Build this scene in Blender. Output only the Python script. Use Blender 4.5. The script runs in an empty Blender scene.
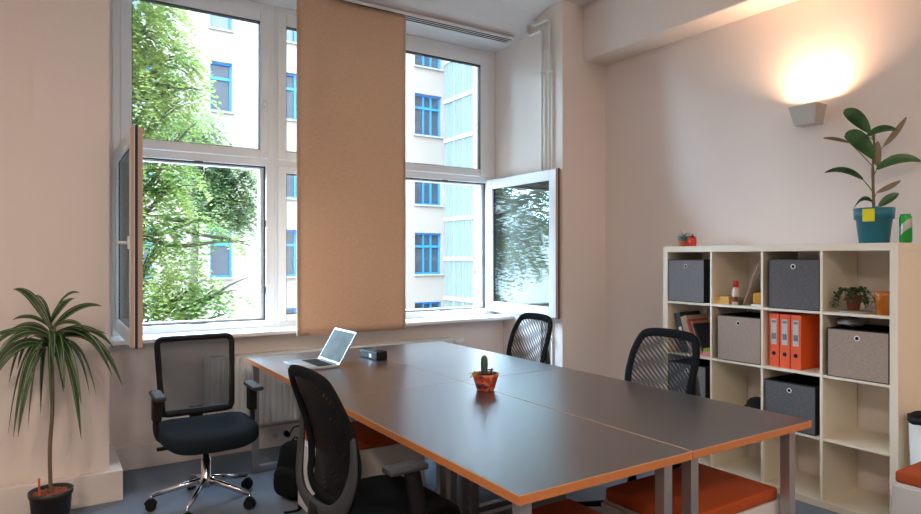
import bpy, bmesh, math, random
from mathutils import Vector, Matrix
PI = math.pi
sc = bpy.context.scene
C = sc.collection
R = random.Random(7)

# ------------------------------------------------------------------ materials
def mat(name, col, rough=.6, metal=0, spec=.5, noise=0, nscale=40, bump=0, bscale=200, emit=None, es=0, coat=0, sheen=0, subs=0):
    m = bpy.data.materials.new(name); m.use_nodes = True
    nt = m.node_tree; b = nt.nodes['Principled BSDF']
    c = tuple(col) + (1,)
    b.inputs['Base Color'].default_value = c
    b.inputs['Roughness'].default_value = rough
    b.inputs['Metallic'].default_value = metal
    b.inputs['Specular IOR Level'].default_value = spec
    b.inputs['Coat Weight'].default_value = coat
    b.inputs['Sheen Weight'].default_value = sheen
    if emit:
        b.inputs['Emission Color'].default_value = tuple(emit) + (1,); b.inputs['Emission Strength'].default_value = es
    if noise or bump:
        tc = nt.nodes.new('ShaderNodeTexCoord')
    if noise:
        n = nt.nodes.new('ShaderNodeTexNoise'); n.inputs['Scale'].default_value = nscale; n.inputs['Detail'].default_value = 5
        nt.links.new(tc.outputs['Object'], n.inputs['Vector'])
        mx = nt.nodes.new('ShaderNodeMix'); mx.data_type = 'RGBA'
        mx.inputs[6].default_value = tuple(max(0, x*(1-noise)) for x in col) + (1,)
        mx.inputs[7].default_value = tuple(min(1, x*(1+noise)) for x in col) + (1,)
        nt.links.new(n.outputs['Fac'], mx.inputs[0]); nt.links.new(mx.outputs[2], b.inputs['Base Color'])
    if bump:
        n2 = nt.nodes.new('ShaderNodeTexNoise'); n2.inputs['Scale'].default_value = bscale; n2.inputs['Detail'].default_value = 3
        nt.links.new(tc.outputs['Object'], n2.inputs['Vector'])
        bp = nt.nodes.new('ShaderNodeBump'); bp.inputs['Strength'].default_value = bump; bp.inputs['Distance'].default_value = .01
        nt.links.new(n2.outputs['Fac'], bp.inputs['Height']); nt.links.new(bp.outputs['Normal'], b.inputs['Normal'])
    return m

def s2l(r, g, b):
    f = lambda v: ((v/255+.055)/1.055)**2.4 if v > 10 else v/255/12.92
    return (f(r), f(g), f(b))

def glass_mat(name, tint, refl=1.0):
    m = bpy.data.materials.new(name); m.use_nodes = True; nt = m.node_tree
    for n in list(nt.nodes): nt.nodes.remove(n)
    out = nt.nodes.new('ShaderNodeOutputMaterial'); mix = nt.nodes.new('ShaderNodeMixShader')
    t = nt.nodes.new('ShaderNodeBsdfTransparent'); t.inputs[0].default_value = tuple(tint)+(1,)
    g = nt.nodes.new('ShaderNodeBsdfGlossy'); g.inputs['Roughness'].default_value = .0
    fr = nt.nodes.new('ShaderNodeFresnel'); fr.inputs['IOR'].default_value = 1.5
    mt = nt.nodes.new('ShaderNodeMath'); mt.operation = 'MULTIPLY'; mt.inputs[1].default_value = refl; mt.use_clamp = True
    nt.links.new(fr.outputs[0], mt.inputs[0]); nt.links.new(mt.outputs[0], mix.inputs[0])
    nt.links.new(t.outputs[0], mix.inputs[1]); nt.links.new(g.outputs[0], mix.inputs[2]); nt.links.new(mix.outputs[0], out.inputs[0])
    return m

def mesh_mat(name, col, hole, s1=90, s2=83):
    """woven chair mesh: two layers of fine weave that beat against each other, holes are transparent"""
    m = bpy.data.materials.new(name); m.use_nodes = True; nt = m.node_tree
    b = nt.nodes['Principled BSDF']; b.inputs['Base Color'].default_value = tuple(col)+(1,); b.inputs['Roughness'].default_value = .8; b.inputs['Specular IOR Level'].default_value = .2
    out = [n for n in nt.nodes if n.type == 'OUTPUT_MATERIAL'][0]
    tc = nt.nodes.new('ShaderNodeTexCoord')
    vals = []
    for sc_, ang, rotx in ((s1, .55, .0), (s2, .75, .25)):
        mp = nt.nodes.new('ShaderNodeMapping'); mp.inputs['Rotation'].default_value = (ang, 0, rotx)
        nt.links.new(tc.outputs['Object'], mp.inputs['Vector'])
        w = nt.nodes.new('ShaderNodeTexWave'); w.bands_direction = 'Z'; w.inputs['Scale'].default_value = sc_/10; w.inputs['Distortion'].default_value = 2.5
        w.inputs['Detail'].default_value = .5; w.inputs['Detail Scale'].default_value = .35
        nt.links.new(mp.outputs[0], w.inputs['Vector']); vals.append(w)
    mu = nt.nodes.new('ShaderNodeMath'); mu.operation = 'MULTIPLY'
    nt.links.new(vals[0].outputs['Fac'], mu.inputs[0]); nt.links.new(vals[1].outputs['Fac'], mu.inputs[1])
    m2 = nt.nodes.new('ShaderNodeMath'); m2.operation = 'MULTIPLY_ADD'; m2.inputs[1].default_value = hole; m2.inputs[2].default_value = hole*.25
    nt.links.new(mu.outputs[0], m2.inputs[0])
    t = nt.nodes.new('ShaderNodeBsdfTransparent'); mix = nt.nodes.new('ShaderNodeMixShader')
    nt.links.new(m2.outputs[0], mix.inputs[0]); nt.links.new(b.outputs[0], mix.inputs[1]); nt.links.new(t.outputs[0], mix.inputs[2])
    nt.links.new(mix.outputs[0], out.inputs[0])
    return m

def sheer_mat(name, col, a):
    m = mat(name, col, .7, noise=.1, nscale=150); nt = m.node_tree; b = nt.nodes['Principled BSDF']
    out = [n for n in nt.nodes if n.type == 'OUTPUT_MATERIAL'][0]
    t = nt.nodes.new('ShaderNodeBsdfTransparent'); mix = nt.nodes.new('ShaderNodeMixShader'); mix.inputs[0].default_value = a
    nt.links.new(b.outputs[0], mix.inputs[1]); nt.links.new(t.outputs[0], mix.inputs[2]); nt.links.new(mix.outputs[0], out.inputs[0])
    return m

def weave_mat(name, c1, c2, scale=300):
    m = mat(name, c1, .9, noise=0); nt = m.node_tree; b = nt.nodes['Principled BSDF']
    tc = nt.nodes.new('ShaderNodeTexCoord'); mp = nt.nodes.new('ShaderNodeMapping'); mp.inputs['Scale'].default_value = (1, 1, .35)
    n = nt.nodes.new('ShaderNodeTexNoise'); n.inputs['Scale'].default_value = scale; n.inputs['Detail'].default_value = 4
    mp2 = nt.nodes.new('ShaderNodeMapping'); mp2.inputs['Scale'].default_value = (.2, .2, 1.6)
    n2 = nt.nodes.new('ShaderNodeTexNoise'); n2.inputs['Scale'].default_value = scale*.6
    nt.links.new(tc.outputs['Object'], mp.inputs[0]); nt.links.new(mp.outputs[0], n.inputs['Vector'])
    nt.links.new(tc.outputs['Object'], mp2.inputs[0]); nt.links.new(mp2.outputs[0], n2.inputs['Vector'])
    ad = nt.nodes.new('ShaderNodeMath'); ad.operation = 'ADD'; nt.links.new(n.outputs['Fac'], ad.inputs[0]); nt.links.new(n2.outputs['Fac'], ad.inputs[1])
    rp = nt.nodes.new('ShaderNodeMapRange'); rp.inputs[1].default_value = .75; rp.inputs[2].default_value = 1.25
    nt.links.new(ad.outputs[0], rp.inputs[0])
    mx = nt.nodes.new('ShaderNodeMix'); mx.data_type = 'RGBA'; mx.inputs[6].default_value = tuple(c1)+(1,); mx.inputs[7].default_value = tuple(c2)+(1,)
    nt.links.new(rp.outputs[0], mx.inputs[0]); nt.links.new(mx.outputs[2], b.inputs['Base Color'])
    return m

M = {}
M['wall'] = mat('plaster_wall', s2l(230, 219, 212), .9, noise=.02, nscale=3, bump=.15, bscale=160)
M['ceil'] = mat('ceiling_paint', s2l(226, 224, 224), .9, bump=.08, bscale=120)
M['carpet'] = mat('carpet', s2l(100, 115, 134), .95, noise=.35, nscale=260, bump=.6, bscale=500, sheen=.2)
M['pvc'] = mat('window_frame_white', s2l(235, 237, 240), .35)
M['tan'] = mat('sash_edge_tan', s2l(190, 160, 146), .5)
M['gasket'] = mat('rubber_gasket', s2l(38, 34, 34), .6)
M['stone'] = mat('sill_white', s2l(240, 240, 240), .3)
M['curtain'] = weave_mat('curtain_fabric', s2l(214, 180, 150), s2l(226, 194, 166), 250)
M['rad'] = mat('radiator_enamel', s2l(226, 226, 222), .4)
M['chrome'] = mat('chrome', (.75, .75, .77), .15, 1)
M['steel'] = mat('brushed_leg', s2l(176, 174, 174), .38, .85)
M['lam'] = mat('laminate_dark', s2l(50, 46, 47), .36, spec=.8, noise=.05, nscale=8, bump=.04, bscale=900, coat=1)
M['lam'].node_tree.nodes['Principled BSDF'].inputs['Coat Roughness'].default_value = .30; M['lam'].node_tree.nodes['Principled BSDF'].inputs['Coat IOR'].default_value = 1.55
M['edge'] = mat('desk_edge_band', s2l(190, 118, 64), .5, noise=.12, nscale=60)
M['edgetop'] = mat('desk_edge_rim', s2l(205, 168, 136), .5)
M['blackp'] = mat('black_plastic', s2l(13, 15, 17), .6, spec=.3)
M['greyp'] = mat('grey_plastic', s2l(46, 49, 53), .6, bump=.1, bscale=700)
M['blackf'] = mat('black_fabric', s2l(14, 17, 20), .9, noise=.25, nscale=300, bump=.3, bscale=800, spec=.2)
M['meshA'] = sheer_mat('chair_mesh_sheer', s2l(62, 72, 82), .34)
M['meshB'] = mesh_mat('chair_mesh_dark', s2l(8, 9, 11), .07, 180, 165)
M['meshC'] = mesh_mat('chair_mesh_striped', s2l(14, 16, 19), .8, 170, 150)
M['ora'] = mat('orange_felt', s2l(164, 68, 16), .9, noise=.12, nscale=200, bump=.2, bscale=600)
M['cab'] = mat('pedestal_white', s2l(206, 205, 203), .5)
M['shelf'] = mat('shelf_white', s2l(234, 222, 200), .45)
M['boxg'] = weave_mat('box_grey_weave', s2l(100, 99, 102), s2l(144, 143, 146), 520)
M['boxd'] = weave_mat('box_charcoal_weave', s2l(72, 70, 72), s2l(112, 110, 112), 520)
M['boxb'] = weave_mat('box_taupe_weave', s2l(140, 122, 108), s2l(178, 158, 142), 520)
M['blackcloth'] = mat('black_cloth', s2l(18, 18, 20), .9)
M['red'] = mat('binder_orange_red', s2l(230, 84, 24), .5)
M['label'] = mat('paper_label', s2l(196, 190, 184), .8)
M['print'] = mat('print_grey', s2l(110, 120, 130), .8)
M['dark'] = mat('dark_hole', (.005, .005, .005), .9)
M['teal'] = mat('teal_glaze', s2l(22, 110, 132), .3, noise=.06, nscale=20)
M['terra'] = mat('terracotta', s2l(190, 96, 62), .75, noise=.1, nscale=60)
M['soil'] = mat('soil', s2l(58, 40, 30), .95, noise=.4, nscale=300, bump=1, bscale=300)
M['clay'] = mat('clay_pebbles', s2l(150, 88, 70), .9, noise=.35, nscale=90, bump=1, bscale=80)
M['note'] = mat('sticky_note', s2l(226, 222, 40), .8)
M['brownp'] = mat('nursery_pot', s2l(48, 42, 40), .4)
M['stem'] = mat('stem_brown', s2l(112, 96, 72), .8, noise=.25, nscale=90)
M['silver'] = mat('laptop_silver', s2l(176, 179, 184), .45, .5)
M['white'] = mat('white_plastic', s2l(228, 228, 226), .4)
M['ltglass'] = glass_mat('window_glass', (.97, .98, .98), 1.0)
M['sashglass'] = glass_mat('sash_glass', (.93, .98, .965), .9)

def leaf_mat(name, c1, c2, cm=None, rough=.35, scale=6, trans=.25):
    m = bpy.data.materials.new(name); m.use_nodes = True; nt = m.node_tree
    b = nt.nodes['Principled BSDF']; b.inputs['Roughness'].default_value = rough
    out = [n for n in nt.nodes if n.type == 'OUTPUT_MATERIAL'][0]
    tc = nt.nodes.new('ShaderNodeTexCoord'); n = nt.nodes.new('ShaderNodeTexNoise'); n.inputs['Scale'].default_value = scale; n.inputs['Detail'].default_value = 6
    nt.links.new(tc.outputs['Object'], n.inputs['Vector'])
    rp = nt.nodes.new('ShaderNodeMapRange'); rp.inputs[1].default_value = .38; rp.inputs[2].default_value = .62; nt.links.new(n.outputs['Fac'], rp.inputs[0])
    mx = nt.nodes.new('ShaderNodeMix'); mx.data_type = 'RGBA'; mx.inputs[6].default_value = tuple(c1)+(1,); mx.inputs[7].default_value = tuple(c2)+(1,)
    nt.links.new(rp.outputs[0], mx.inputs[0]); last = mx.outputs[2]
    if cm:      # pale stripes that run along the leaf, from the UV's u
        uv = nt.nodes.new('ShaderNodeUVMap'); sx = nt.nodes.new('ShaderNodeSeparateXYZ'); nt.links.new(uv.outputs[0], sx.inputs[0])
        w = nt.nodes.new('ShaderNodeMath'); w.operation = 'SUBTRACT'; w.inputs[1].default_value = .5; nt.links.new(sx.outputs[0], w.inputs[0])
        a = nt.nodes.new('ShaderNodeMath'); a.operation = 'ABSOLUTE'; nt.links.new(w.outputs[0], a.inputs[0])
        g = nt.nodes.new('ShaderNodeMath'); g.operation = 'COMPARE'; g.inputs[1].default_value = .30; g.inputs[2].default_value = .04; nt.links.new(a.outputs[0], g.inputs[0])
        m3 = nt.nodes.new('ShaderNodeMix'); m3.data_type = 'RGBA'; m3.inputs[7].default_value = tuple(cm)+(1,)
        nt.links.new(g.outputs[0], m3.inputs[0]); nt.links.new(last, m3.inputs[6]); last = m3.outputs[2]
    nt.links.new(last, b.inputs['Base Color'])
    tr = nt.nodes.new('ShaderNodeBsdfTranslucent'); nt.links.new(last, tr.inputs[0])
    mix = nt.nodes.new('ShaderNodeMixShader'); mix.inputs[0].default_value = trans
    nt.links.new(b.outputs[0], mix.inputs[1]); nt.links.new(tr.outputs[0], mix.inputs[2]); nt.links.new(mix.outputs[0], out.inputs[0])
    return m
M['drac'] = leaf_mat('striped_leaf', s2l(28, 56, 32), s2l(46, 80, 42), s2l(140, 154, 104), .35, 9, .12)
M['fic'] = leaf_mat('rubber_leaf', s2l(36, 74, 38), s2l(58, 104, 52), None, .3, 12, .08)
M['ficb'] = leaf_mat('rubber_leaf_pale', s2l(124, 112, 88), s2l(140, 126, 100), None, .5, 12, .08)
M['tree'] = leaf_mat('tree_leaf', s2l(94, 126, 60), s2l(160, 172, 98), None, .6, 1.4, .45)
M['tree2'] = leaf_mat('tree_leaf_dark', s2l(84, 110, 72), s2l(130, 150, 98), None, .6, 2.0, .35)
M['bark'] = mat('tree_bark', s2l(84, 78, 66), .9, noise=.3, nscale=12)

nt = M['curtain'].node_tree; b_ = nt.nodes['Principled BSDF']; o_ = [n for n in nt.nodes if n.type == 'OUTPUT_MATERIAL'][0]
tr_ = nt.nodes.new('ShaderNodeBsdfTranslucent'); mx_ = nt.nodes.new('ShaderNodeMixShader'); mx_.inputs[0].default_value = .25
nt.links.new(b_.inputs['Base Color'].links[0].from_socket, tr_.inputs[0]); nt.links.new(b_.outputs[0], mx_.inputs[1]); nt.links.new(tr_.outputs[0], mx_.inputs[2]); nt.links.new(mx_.outputs[0], o_.inputs[0])
# ------------------------------------------------------------------ mesh helpers
def obj(name, bm, m, parent=None, loc=(0, 0, 0), rot=(0, 0, 0), smooth=False):
    me = bpy.data.meshes.new(name)
    bmesh.ops.recalc_face_normals(bm, faces=bm.faces)
    if smooth:
        for f in bm.faces: f.smooth = True
    bm.to_mesh(me); bm.free()
    o = bpy.data.objects.new(name, me); C.objects.link(o)
    for mm in (m if isinstance(m, (list, tuple)) else [m]): me.materials.append(mm)
    o.location = loc; o.rotation_euler = rot
    if parent: o.parent = parent
    return o
def tag(o, label=None, cat=None, group=None, kind=None):
    for k, v in (('label', label), ('category', cat), ('group', group), ('kind', kind)):
        if v: o[k] = v
    return o
def thing(name, label, cat, loc=(0, 0, 0), rz=0, group=None, kind=None):
    o = bpy.data.objects.new(name, None); C.objects.link(o); o.empty_display_size = .1
    o.location = loc; o.rotation_euler = (0, 0, rz)
    return tag(o, label, cat, group, kind)
def dup(root, loc, rz=None, label=None, group=None):
    r = root.copy(); C.objects.link(r); r.location = loc
    if rz is not None: r.rotation_euler = (0, 0, rz)
    if label: r['label'] = label
    if group: r['group'] = group
    for ch in list(root.children):
        c = ch.copy(); C.objects.link(c); c.parent = r
        for g in list(ch.children):
            d = g.copy(); C.objects.link(d); d.parent = c
    return r
def nb(): return bmesh.new()
def box(bm, x0, x1, y0, y1, z0, z1, bev=0, mi=0, segs=2):
    vs = [bm.verts.new(p) for p in ((x0,y0,z0),(x1,y0,z0),(x1,y1,z0),(x0,y1,z0),(x0,y0,z1),(x1,y0,z1),(x1,y1,z1),(x0,y1,z1))]
    fs = [bm.faces.new([vs[i] for i in q]) for q in ((0,3,2,1),(4,5,6,7),(0,1,5,4),(1,2,6,5),(2,3,7,6),(3,0,4,7))]
    for f in fs: f.material_index = mi
    if bev:
        es = set(e for f in fs for e in f.edges)
        r = bmesh.ops.bevel(bm, geom=list(es), offset=bev, segments=segs, affect='EDGES', profile=.5)
        for f in r['faces']: f.material_index = mi
    return vs
def B(*a, **k):
    bm = nb(); box(bm, *a, **k); return bm
def lathe(bm, prof, cx=0, cy=0, cz=0, n=32, sx=1, sy=1, mi=0, caps=True):
    rings = []
    for r, z in prof:
        rings.append([bm.verts.new((cx+r*sx*math.cos(2*PI*i/n), cy+r*sy*math.sin(2*PI*i/n), cz+z)) for i in range(n)])
    for a, b in zip(rings, rings[1:]):
        for i in range(n):
            f = bm.faces.new((a[i], a[(i+1)%n], b[(i+1)%n], b[i])); f.smooth = True; f.material_index = mi
    if caps:
        for rg in (rings[0], rings[-1]):
            try: bm.faces.new(rg).material_index = mi
            except ValueError: pass
def tube(bm, pts, rad, n=10, closed=False, flat=(1, 1), up=None, mi=0, smooth=True):
    pts = [Vector(p) for p in pts]; N = len(pts)
    rads = rad if isinstance(rad, (list, tuple)) else [rad]*N
    rings = []; nrm = None
    for i, p in enumerate(pts):
        if closed: t = (pts[(i+1)%N]-pts[i-1])
        else: t = pts[min(i+1, N-1)]-pts[max(i-1, 0)]
        t.normalize()
        if up is not None:
            s = t.cross(Vector(up)); s.normalize(); nrm = s
        elif nrm is None:
            a = Vector((0, 0, 1)) if abs(t.z) < .9 else Vector((1, 0, 0))
            nrm = t.cross(a).normalized()
        else:
            nrm = (nrm - t*nrm.dot(t)).normalized()
        b = t.cross(nrm)
        r = rads[i]
        if n == 4:
            rings.append([bm.verts.new(p + nrm*(u*r*flat[0]) + b*(v*r*flat[1])) for u, v in ((-1,-1),(1,-1),(1,1),(-1,1))])
        else:
            rings.append([bm.verts.new(p + nrm*(math.cos(2*PI*k/n)*r*flat[0]) + b*(math.sin(2*PI*k/n)*r*flat[1])) for k in range(n)])
    rng = range(N if closed else N-1)
    for i in rng:
        a, b = rings[i], rings[(i+1)%N]
        for k in range(n):
            f = bm.faces.new((a[k], a[(k+1)%n], b[(k+1)%n], b[k])); f.smooth = smooth and n > 4; f.material_index = mi
    if not closed:
        bm.faces.new(rings[0]).material_index = mi; bm.faces.new(rings[-1]).material_index = mi
def prism(bm, prof, axis, a0, a1, mi=0):
    """prof: 2-D polygon; axis 'x': (y,z), 'y': (x,z), 'z': (x,y)"""
    def P(u, v, a): return {'x': (a, u, v), 'y': (u, a, v), 'z': (u, v, a)}[axis]
    A = [bm.verts.new(P(u, v, a0)) for u, v in prof]; D = [bm.verts.new(P(u, v, a1)) for u, v in prof]
    bm.faces.new(A).material_index = mi; bm.faces.new(D[::-1]).material_index = mi
    n = len(prof)
    for i in range(n): bm.faces.new((A[i], A[(i+1)%n], D[(i+1)%n], D[i])).material_index = mi
def bez(p0, p1, p2, n=8):
    p0, p1, p2 = map(Vector, (p0, p1, p2))
    return [(p0*(1-t)**2 + p1*2*t*(1-t) + p2*t*t) for t in [i/n for i in range(n+1)]]
def smoothpath(ps, n=6, closed=False):
    """Catmull-Rom through points"""
    ps = [Vector(p) for p in ps]; N = len(ps); out = []
    rng = range(N if closed else N-1)
    for i in rng:
        if closed: a, b, c, d = ps[i-1], ps[i], ps[(i+1)%N], ps[(i+2)%N]
        else: a, b, c, d = ps[max(i-1, 0)], ps[i], ps[i+1], ps[min(i+2, N-1)]
        for k in range(n):
            t = k/n
            out.append(.5*((2*b)+(c-a)*t+(2*a-5*b+4*c-d)*t*t+(3*b-a-3*c+d)*t**3))
    if not closed: out.append(ps[-1])
    return out

# ------------------------------------------------------------------ the room
XL, XR, YB, ZC = -3.2, 4.0, -4.2, 3.48          # left wall, right wall, back wall, ceiling
YN, YP = 4.17, 3.90                              # face of the left pier, of the right pier
NX0, NX1 = .295, 3.51                            # the window niche
YW = 4.83                                        # face of the window frames
def struct(name, bm, m, **k): return tag(obj(name, bm, m, **k), kind='structure')
struct('floor', B(XL-.1, XR+.1, YB-.1, 4.93, -.1, 0), M['carpet'])
struct('ceiling', B(XL-.1, XR+.1, YB-.1, 4.93, ZC, ZC+.12), M['ceil'])
struct('wall_front', B(XL, -.07, YN+.03, 4.93, 0, ZC), M['wall'])
struct('wall_front', B(-.07, NX0, YN, 4.93, 0, ZC), M['wall'])
struct('wall_front', B(NX1, XR, YP, 4.93, 0, ZC), M['wall'])
struct('wall_front', B(NX0, NX1, 4.70, 4.93, 0, .835), M['wall'])
struct('wall_front', B(NX0, .361, YW+.012, 4.93, .8, 3.30), M['wall'])
bm = nb(); prism(bm, [(3.95, ZC), (4.05, 3.476), (4.18, 3.45), (4.32, 3.385), (4.42, 3.325), (4.5, 3.30), (4.93, 3.30), (4.93, ZC)], 'x', NX0, NX1)
struct('trim_1', bm, M['ceil'])
struct('wall_right', B(XR, XR+.15, YB-.1, 4.93, 0, ZC), M['wall'])
struct('wall_left', B(XL-.15, XL, YB-.1, 4.93, 0, ZC), M['wall'])
struct('wall_back', B(XL-.1, XR+.1, YB-.15, YB, 0, ZC), M['wall'])
struct('trim_2', B(3.737, XR, YB, YP, 3.02, ZC, bev=.012), M['wall'])     # the boxed beam along the right wall
bm = nb()
box(bm, XL, .36, YN-.055, YN, 0, .172, bev=.004)
box(bm, NX0, .36, YN, 4.70, 0, .172, bev=.004)
box(bm, .36, NX1, 4.665, 4.70, 0, .155, bev=.004)
struct('baseboard_front', bm, M['wall'])
struct('trim_3', B(NX0, NX1, 4.545, YW+.01, .835, .862, bev=.006), M['stone'])   # window sill board

# ------------------------------------------------------------------ windows
def frame_rect(bm, x0, x1, z0, z1, w, y0, y1, bev=.006):
    """four bars with mitre-like overlaps; w = (left, right, bottom, top) widths"""
    l, r, b, t = w
    box(bm, x0, x0+l, y0, y1, z0, z1, bev); box(bm, x1-r, x1, y0, y1, z0, z1, bev)
    box(bm, x0+l, x1-r, y0+.001, y1-.001, z0, z0+b, bev); box(bm, x0+l, x1-r, y0+.001, y1-.001, z1-t, z1, bev)
def sash(parent, width, z0, z1, hinge_right, loc, rot):
    """sash built flat: x from the hinge (0) to the free end (width), room face towards -y, then turned on its hinge"""
    s = bpy.data.objects.new('sash', None); C.objects.link(s); s.parent = parent; s.location = loc; s.rotation_euler = (0, 0, rot)
    d = -1 if hinge_right else 1
    a, b = sorted((0, d*width)); T = .07
    bm = nb(); frame_rect(bm, a, b, z0, z1, (.085, .085, .085, .085), -T+.012, 0)
    obj('sash_frame', bm, M['pvc'], s)
    bm = nb(); frame_rect(bm, a-.004, b+.004, z0-.004, z1+.004, (.02, .02, .02, .02), -T*.55, -T*.35, 0); obj('gasket', bm, M['gasket'], s)
    bm = nb(); frame_rect(bm, a+.084, b-.084, z0+.084, z1-.084, (.004, .004, .004, .004), -.043, -.019, 0); obj('glazing_seal', bm, M['gasket'], s)
    e = d*(width+.003)
    bm = nb(); box(bm, min(e, e-d*.012), max(e, e-d*.012), -T+.012, -T*.62, z0+.004, z1-.004); box(bm, min(e, e-d*.012), max(e, e-d*.012), -T*.34, -.001, z0+.004, z1-.004)
    obj('edge_profile', bm, M['tan'], s)
    obj('pane', B(a+.084, b-.084, -.04, -.022, z0+.084, z1-.084), M['sashglass'], s)
    bm = nb(); hx = d*(width-.045); zc = (z0+z1)/2-.03
    box(bm, hx-.014, hx+.014, -T, -T+.012, zc-.035, zc+.035, .003)
    tube(bm, [(hx, -T, zc), (hx, -T-.045, zc)], .009); tube(bm, [(hx, -T-.04, zc), (hx-d*.005, -T-.045, zc), (hx-d*.115, -T-.05, zc)], [.010, .010, .008], flat=(1, .8))
    obj('handle', bm, M['white'], s)
    return s
def window(n, x0, x1, lw, rw, ulw, urw, open_=None):
    w = thing('window_%d' % n, None, None, (0, 0, 0), kind='structure')
    y0, y1 = YW, YW+.08
    bm = nb()
    z0, zt0, zt1, z1 = .858, 2.075, 2.15, 3.30
    box(bm, x0, x0+lw, y0, y1, z0, z1, .006); box(bm, x1-rw, x1, y0, y1, z0, z1, .006)
    box(bm, x0+lw, x1-rw, y0+.001, y1, z0, .917, .006); box(bm, x0+lw, x1-rw, y0+.001, y1, zt0, zt1, .006); box(bm, x0+lw, x1-rw, y0+.001, y1, z1-.07, z1, .006)
    obj('window_frame', bm, M['pvc'], w)
    # dark line of the rebate round the lower opening
    if open_:
        bm = nb(); frame_rect(bm, x0+lw-.002, x1-rw+.002, .915, zt0+.002, (.009, .012, .009, .012), y0+.012, y0+.03, 0); obj('rebate_seal', bm, M['gasket'], w)
        bm = nb(); frame_rect(bm, x0+lw+.005, x1-rw-.008, .921, zt0-.008, (.02, .028, .014, .012), y0+.035, y1+.02, .003); obj('rebate', bm, M['pvc'], w)
        bm = nb()
        for zz in (1.12, 1.62): box(bm, x1-rw-.016, x1-rw-.004, y0+.004, y0+.02, zz, zz+.05) if open_ == 'left' else box(bm, x0+lw+.004, x0+lw+.016, y0+.004, y0+.02, zz, zz+.05)
        box(bm, (x0+x1)/2-.05, (x0+x1)/2+.05, y0+.004, y0+.016, .915, .925); box(bm, (x0+x1)/2-.03, (x0+x1)/2+.03, y0+.002, y0+.016, zt0-.005, zt0+.006)
        obj('striker_plate', bm, M['gasket'], w)
    # upper sash
    us0, us1, zz0, zz1 = x0+lw-.02, x1-rw+.02, zt1-.02, z1-.05
    bm = nb(); gl, gr = ulw-lw+.02, urw-rw+.02
    frame_rect(bm, us0, us1, zz0, zz1, (gl, gr, 2.198-zz0, zz1-3.158), y0-.018, y0+.05, .008)
    obj('upper_sash', bm, M['pvc'], w)
    gx0, gx1 = x0+ulw, x1-urw
    bm = nb(); frame_rect(bm, gx0-.001, gx1+.001, 2.197, 3.159, (.005, .005, .004, .009), y0-.008, y0+.04, 0); obj('glazing_seal', bm, M['gasket'], w)
    obj('upper_pane', B(gx0, gx1, y0+.01, y0+.03, 2.198, 3.158), M['ltglass'], w)
    if not open_:
        bm = nb(); frame_rect(bm, us0, us1, .90, zt0+.015, (gl, gr, .055, .06), y0-.018, y0+.05, .008); obj('lower_sash', bm, M['pvc'], w)
        bm = nb(); frame_rect(bm, gx0-.001, gx1+.001, .954, zt0-.044, (.005, .005, .005, .006), y0-.008, y0+.04, 0); obj('lower_glazing_seal', bm, M['gasket'], w)
        obj('lower_pane', B(gx0, gx1, y0+.01, y0+.03, .955, zt0-.045), M['ltglass'], w)
    elif open_ == 'left':
        bm = nb(); hx = gx1+.033
        box(bm, hx-.013, hx+.013, y0-.028, y0-.017, 2.50, 2.57, .003); tube(bm, [(hx, y0-.028, 2.535), (hx, y0-.06, 2.535)], .008); tube(bm, [(hx, y0-.058, 2.545), (hx, y0-.06, 2.43)], .009, flat=(1, .7))
        obj('handle', bm, M['white'], w)
        sash(w, .975, .90, 2.10, False, (.432, YW-.008, 0), -PI/2)
    else:
        sash(w, .96, .90, 2.10, True, (3.405, YW-.008, 0), PI/2)
    return w
window(1, .36, 1.444, .065, .066, .1135, .113, 'left')
window(2, 1.444, 2.42, .04, .04, .085, .085)
window(3, 2.42, 3.51, .04, .105, .085, .172, 'right')

# curtain panel and its rail
bm = nb()
nx, nz = 24, 40
cx0, cx1, cz0, cz1 = 1.488, 2.350, .829, 3.285
grid = []
for j in range(nz+1):
    row = []
    for i in range(nx+1):
        u, v = i/nx, j/nz
        x = cx0+(cx1-cx0)*u; z = cz0+(cz1-cz0)*v
        y = 4.43 + .004*math.sin(u*9+v*2) + .003*math.sin(v*7+u*3) + (.006*math.sin(u*5) if v < .1 else 0)
        row.append(bm.verts.new((x, y, z)))
    grid.append(row)
for j in range(nz):
    for i in range(nx): bm.faces.new((grid[j][i], grid[j][i+1], grid[j+1][i+1], grid[j+1][i]))
o = obj('fabric', bm, M['curtain'], None, smooth=True)
sol = o.modifiers.new('s', 'SOLIDIFY'); sol.thickness = .003
cur = thing('panel_curtain', 'plain beige fabric panel curtain hanging flat in front of the middle window', 'curtain')
o.parent = cur
bm = nb(); box(bm, cx0-.004, cx0+.022, 4.434, 4.442, cz0, cz1); box(bm, cx1-.022, cx1+.004, 4.434, 4.442, cz0, cz1); box(bm, cx0, cx1, 4.434, 4.442, cz0, cz0+.025)
obj('hem', bm, M['curtain'], cur)
rail = thing('curtain_rail', 'white multi-track curtain rail with dark slots fixed to the niche soffit', 'curtain rail')
bm = nb(); box(bm, NX0+.03, 3.40, 4.40, 4.53, 3.287, 3.302)
for k in range(4): box(bm, NX0+.03, 3.40, 4.403+k*.034, 4.410+k*.034, 3.280, 3.288)
obj('track', bm, M['white'], rail)
bm = nb()
for k in range(3): box(bm, NX0+.04, 3.395, 4.413+k*.034, 4.434+k*.034, 3.283, 3.2875)
obj('slot', bm, M['dark'], rail)

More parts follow.
